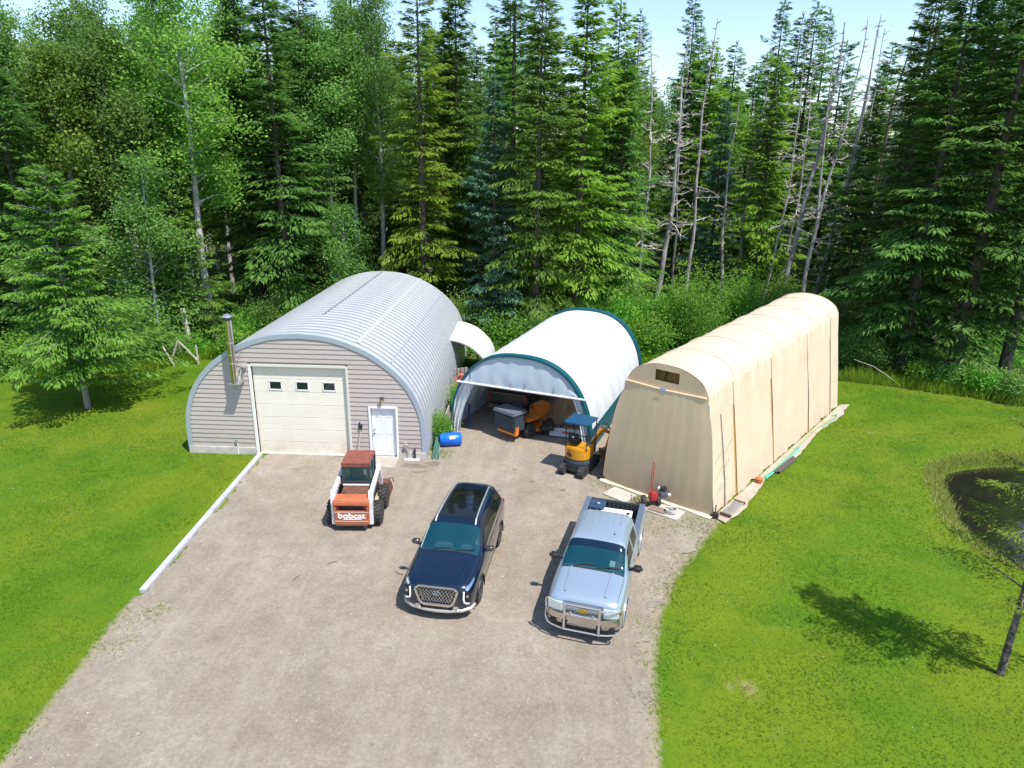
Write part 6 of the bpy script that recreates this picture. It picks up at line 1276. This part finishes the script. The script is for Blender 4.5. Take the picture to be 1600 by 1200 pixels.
# push blade with grey red board
sb = empty('snow_blade', in_tent(1.75,.95), R(BYAW)+R(8), 'pale grey plough blade with red lettering strip on the tent floor', 'plough blade')
MB().prism([(-.02,.06),(.05,.05),(.09,.22),(.06,.42),(.02,.42),(.04,.22)], -.68, .68, 'x').build('blade', mat('blade_grey', (.52,.54,.56), .5, var=.1), sb); MB().box((.12,-.005,.26),(.5,.03,.06)).build('red_strip', mat('strip_red', (.5,.07,.06), .5), sb)
MB().tube([(-.55,.1,.42),(-.55,.1,.55),(.55,.1,.55),(.55,.1,.42)], .02, 6).build('frame', dark_metal, sb); MB().bar((-.4,.1,.3),(-.2,.9,.3),.05).build('push_arm', dark_metal, sb); MB().bar((.4,.1,.3),(.2,.9,.3),.05).build('push_arm', dark_metal, sb); MB().tube([(.1,.1,.5),(.75,.35,1.25)], .022, 6).build('lift_lever', dark_metal, sb)
cart = empty('wheel_cart', in_tent(1.05,.75), R(BYAW)+.3, 'small dark two wheeled hand cart beside the ride-on mower', 'cart')
MB().box((0,.3,.42),(.5,.7,.22)).build('tray', dark_metal, cart, bevel=.02); MB().tube([(0,-.05,.4),(0,-.5,.3)], .02, 6).build('drawbar', dark_metal, cart)
for s_ in (-1,1): wheel(cart, s_*.32, .3, .2, .12, dark_metal, 4, s_, .5)
# ---------------------------------------------------------------- beside the hut
ba = empty('blue_barrel', (7.48,1.32,.034), R(12), 'bright blue plastic barrel lying on its side by the white tent', 'barrel'); bbm = mat('barrel_blue', (.004,.12,.62), .35)
MB().lathe([(.001,-.44),(.23,-.44),(.255,-.41),(.27,-.30),(.28,-.28),(.275,0),(.28,.28),(.27,.30),(.255,.41),(.23,.44),(.001,.44)], 28, 'x', (0,0,.28)).build('drum', bbm, ba, smooth=True); MB().box((.05,-.235,.44),(.22,.01,.14),(-.9,0,0)).build('paper_label', MATS['paper_white'], ba)
for y in (-.1,.1): MB().cyl((.43,y,.38),(.465,y,.38),.035,10).build('bung', bbm, ba)
o = empty('white_bucket', (7.25,2.35,.03), 0, 'white plastic bucket beside the tent flap', 'bucket'); MB().lathe([(.001,0),(.14,0),(.17,.36),(.18,.36),(.18,.38),(.16,.38),(.13,.03),(.001,.03)], 20).build('pail', mat('bucket_white', (.72,.70,.62), .5), o, smooth=True); MB().tube([(.18*math.cos(a),.02,.36+.10*math.sin(a)) for a in np.linspace(0,math.pi,12)], .006, 4).build('bail', steel, o)
gm = mat('post_green', (.05,.16,.12), .5); gm2 = mat('post_grey', (.30,.34,.34), .5, .5)
pb = empty('fence_post_bundle', (6.85,.15,0), 0, 'bundle of green metal fence posts leaning low against the hut corner', 'post bundle')
for i in range(16): MB().bar((.06+rng.uniform(-.02,.32),-.25+rng.uniform(-.1,.3),.05+.02*(i % 3)),(-.04+rng.uniform(-.02,.22),1.55+rng.uniform(-.3,.3),.30+.025*(i % 4)),.026,.02).build('fence_post', gm if i % 3 else gm2, pb)
bd_ = MB().bar((6.86,2.6,.12),(6.95,7.0,.30),.05,.28).build('edging_board', mat('grey_board', (.28,.26,.24), .9, color2=(.38,.36,.33), scale=5), None); tag(bd_, 'long grey board on edge along the hut side', 'board')
plant('leafy_plant', 'b', ('bush',2), (7.05,1.75), 1.0, (.50,.95), F_BUSH, B_DARK, 'bright leafy potted plant growing at the hut side', 'plant', None, 'leaves', 'stems', .02)
plant('leafy_plant', 'b', ('bush',2), (7.25,5.4), 2.0, (.42,.95), F_BUSH, B_DARK, 'plant under the orange flowers between hut and tent', 'plant', None, 'leaves', 'stems', .02)
fl = empty('flower_clump', (7.35,6.0,.8), 0, 'clump of orange red flowers between the hut and the white tent', 'flowers'); q = np.random.default_rng(3); C = q.normal(0,1,(160,3))*np.array([.16,.16,.24])+np.array([0,0,.45]); V, F = leaves(C, q, .11); link('petals', np_mesh('petals', V, F), mat('petal_orange', (.62,.14,.06), .6), fl); st2 = MB()
for i in range(6): st2.tube([(rng.uniform(-.1,.1),rng.uniform(-.1,.1),-.8),(rng.uniform(-.15,.15),rng.uniform(-.15,.15),.35)], .008, 4)
st2.build('stems', F_BUSH, fl)
gp = empty('grey_panel_stack', (7.2,7.4,0), 0, 'weathered grey boards standing behind the orange flowers', 'boards')
for i in range(4): MB().box((-.25+.17*i,.08*i,.75),(.15,.03,1.5),(.08,0,.05*i)).build('board', MATS['grey_board'], gp)
# ---------------------------------------------------------------- red tiller, canvas shelter side clutter
ti = empty('garden_tiller', loc(2.42,-.78,.075), TYAW+R(38), 'red garden tiller with tall handles on the slab before the canvas shelter', 'tiller'); rdm = mat('tiller_red', (.36,.025,.03), .45); 
MB().box((0,0,.34),(.30,.36,.26)).build('gear_case', rdm, ti, bevel=.05); MB().box((.34,.05,.42),(.30,.30,.26)).build('engine', mat('engine_grey', (.10,.10,.13), .5), ti, bevel=.05); MB().cyl((.34,.05,.55),(.34,.05,.66),.12,16).build('recoil_cover', dark_metal, ti); MB().cyl((.5,.0,.40),(.58,.0,.40),.06,10).build('muffler', steel, ti); MB().cyl((.25,.22,.50),(.25,.30,.50),.07,12).build('air_filter', white_paint, ti)
for s_ in (-1,1): wheel(ti, -.32 if s_ < 0 else .18, -.02+.02*s_, .19, .15, rdm, 4, s_, .45)
for y in (-.13,.13): MB().tube([(-.05,y,.40),(-.09,y,.9),(-.06,y,1.48),(-.02,y,1.56)], .017, 6).build('handle', mat('handle_red', (.38,.07,.05), .5), ti)
for z in (.75,1.15,1.53): MB().cyl((-.08 if z < 1.4 else -.04,-.13,z),(-.08 if z < 1.4 else -.04,.13,z),.012,6).build('handle_brace', MATS['handle_red'], ti)
pl_ = MB().box((0,0,.03),(.62,.34,.03)).build('wooden_board', mat('old_board', (.22,.16,.12), .9), None); pl_.location = loc(2.75,-1.0,.075); pl_.rotation_euler = (0,0,TYAW+.1); tag(pl_, 'dark wooden board lying on the slab under the tiller', 'board')
rp_ = MB(); 
pts = [(.0+(.20-.012*(i%3))*math.cos(i*.55), (.20-.012*(i%3))*math.sin(i*.55)*.8, .03+.0035*i) for i in range(40)]
o = rp_.tube(pts, .022, 6).build('rope_coil', mat('rope_grey', (.50,.47,.44), .9), None, smooth=True); o.location = loc(3.18,-.88,.08); tag(o, 'coil of pale grey rope on the slab beside the tiller', 'rope')
gt = empty('metal_rack', loc(SW+.32,.75,.06), TYAW+R(90), 'grey slatted rack lying flat at the canvas shelter corner', 'rack')
for i in range(6): MB().box((0,-.15+.06*i,.07),(1.2,.035,.03)).build('slat', steel, gt)
for x in (-.6,.6): MB().box((x,0,.07),(.06,.40,.08)).build('end_rail', mat('rail_brown', (.13,.06,.04), .7), gt, bevel=.01)
hg = mat('hose_green', (.10,.34,.20), .5); ht = mat('hose_turquoise', (.10,.50,.42), .5); hk = mat('strap_olive', (.26,.30,.14), .8)
def along(y, dx, z=.07): return tuple(loc(SW+dx, y, z))
for nm, ys_, dxs, r_, m_, lab in (('garden_hose',(3.9,4.6,5.6,6.6,7.4,7.9),(.30,.33,.36,.38,.34,.26),.028,ht,'turquoise hose along the lawn side of the canvas shelter'),('garden_hose',(3.6,4.6,5.8,7.0,7.6),(.20,.26,.28,.26,.20),.035,hg,'dark green hose beside the turquoise one at the canvas shelter foot'),('garden_hose',(7.6,8.8,10.2,11.2,12.2),(.22,.18,.14,.22,.30),.03,hk,'olive hose running on towards the shelter rear'),('garden_hose',(10.8,11.6,12.4,12.9,12.6),(.30,.36,.40,.30,.22),.028,MATS['hose_green'],'short looped hose near the rear of the canvas shelter')):
    o = MB().tube([tuple(p) for p in cr([along(y, d) for y, d in zip(ys_, dxs)], 6)], r_, 6).build(nm, m_, None, smooth=True); tag(o, lab, 'hose', 'hoses beside the canvas shelter')
o = empty('iron_bar_bundle', loc(SW+.46,5.6,.065), TYAW+R(88), 'dark bars lying beside the turquoise hose on the sand strip', 'bars')
for i in range(4): MB().bar((-.9+rng.uniform(-.1,.1),-.09+.06*i,.03),(.9+rng.uniform(-.1,.1),-.09+.06*i,.03),.04).build('bar', mat('bar_rust', (.10,.08,.08), .8), o)
o = MB().lathe([(.001,0),(.10,0),(.14,.03),(.14,.16),(.10,.19),(.001,.19)], 14).build('terracotta_pot', mat('terracotta', (.42,.13,.04), .85), None, smooth=True); o.location = loc(SW+.20,3.45,.055); tag(o, 'rust orange pot lying by the end of the green hose', 'pot')
# a few twigs on the gravel
for i, (x, y, a) in enumerate(((5.0,-7.6,.4),(7.3,-8.0,2.5),(4.3,-8.5,1.2))):
    o = MB().tube([(0,0,.012),(.14,.05,.018),(.28,.03,.012)], .010, 5).build('twig', B_DARK, None); o.location = (x,y,.034); o.rotation_euler = (0,0,a); tag(o, ['thin dark twig on the gravel left of the SUV','short twig on the gravel beside the SUV hood','twig on open gravel near the left lawn'][i], 'twig', 'twigs on the driveway')
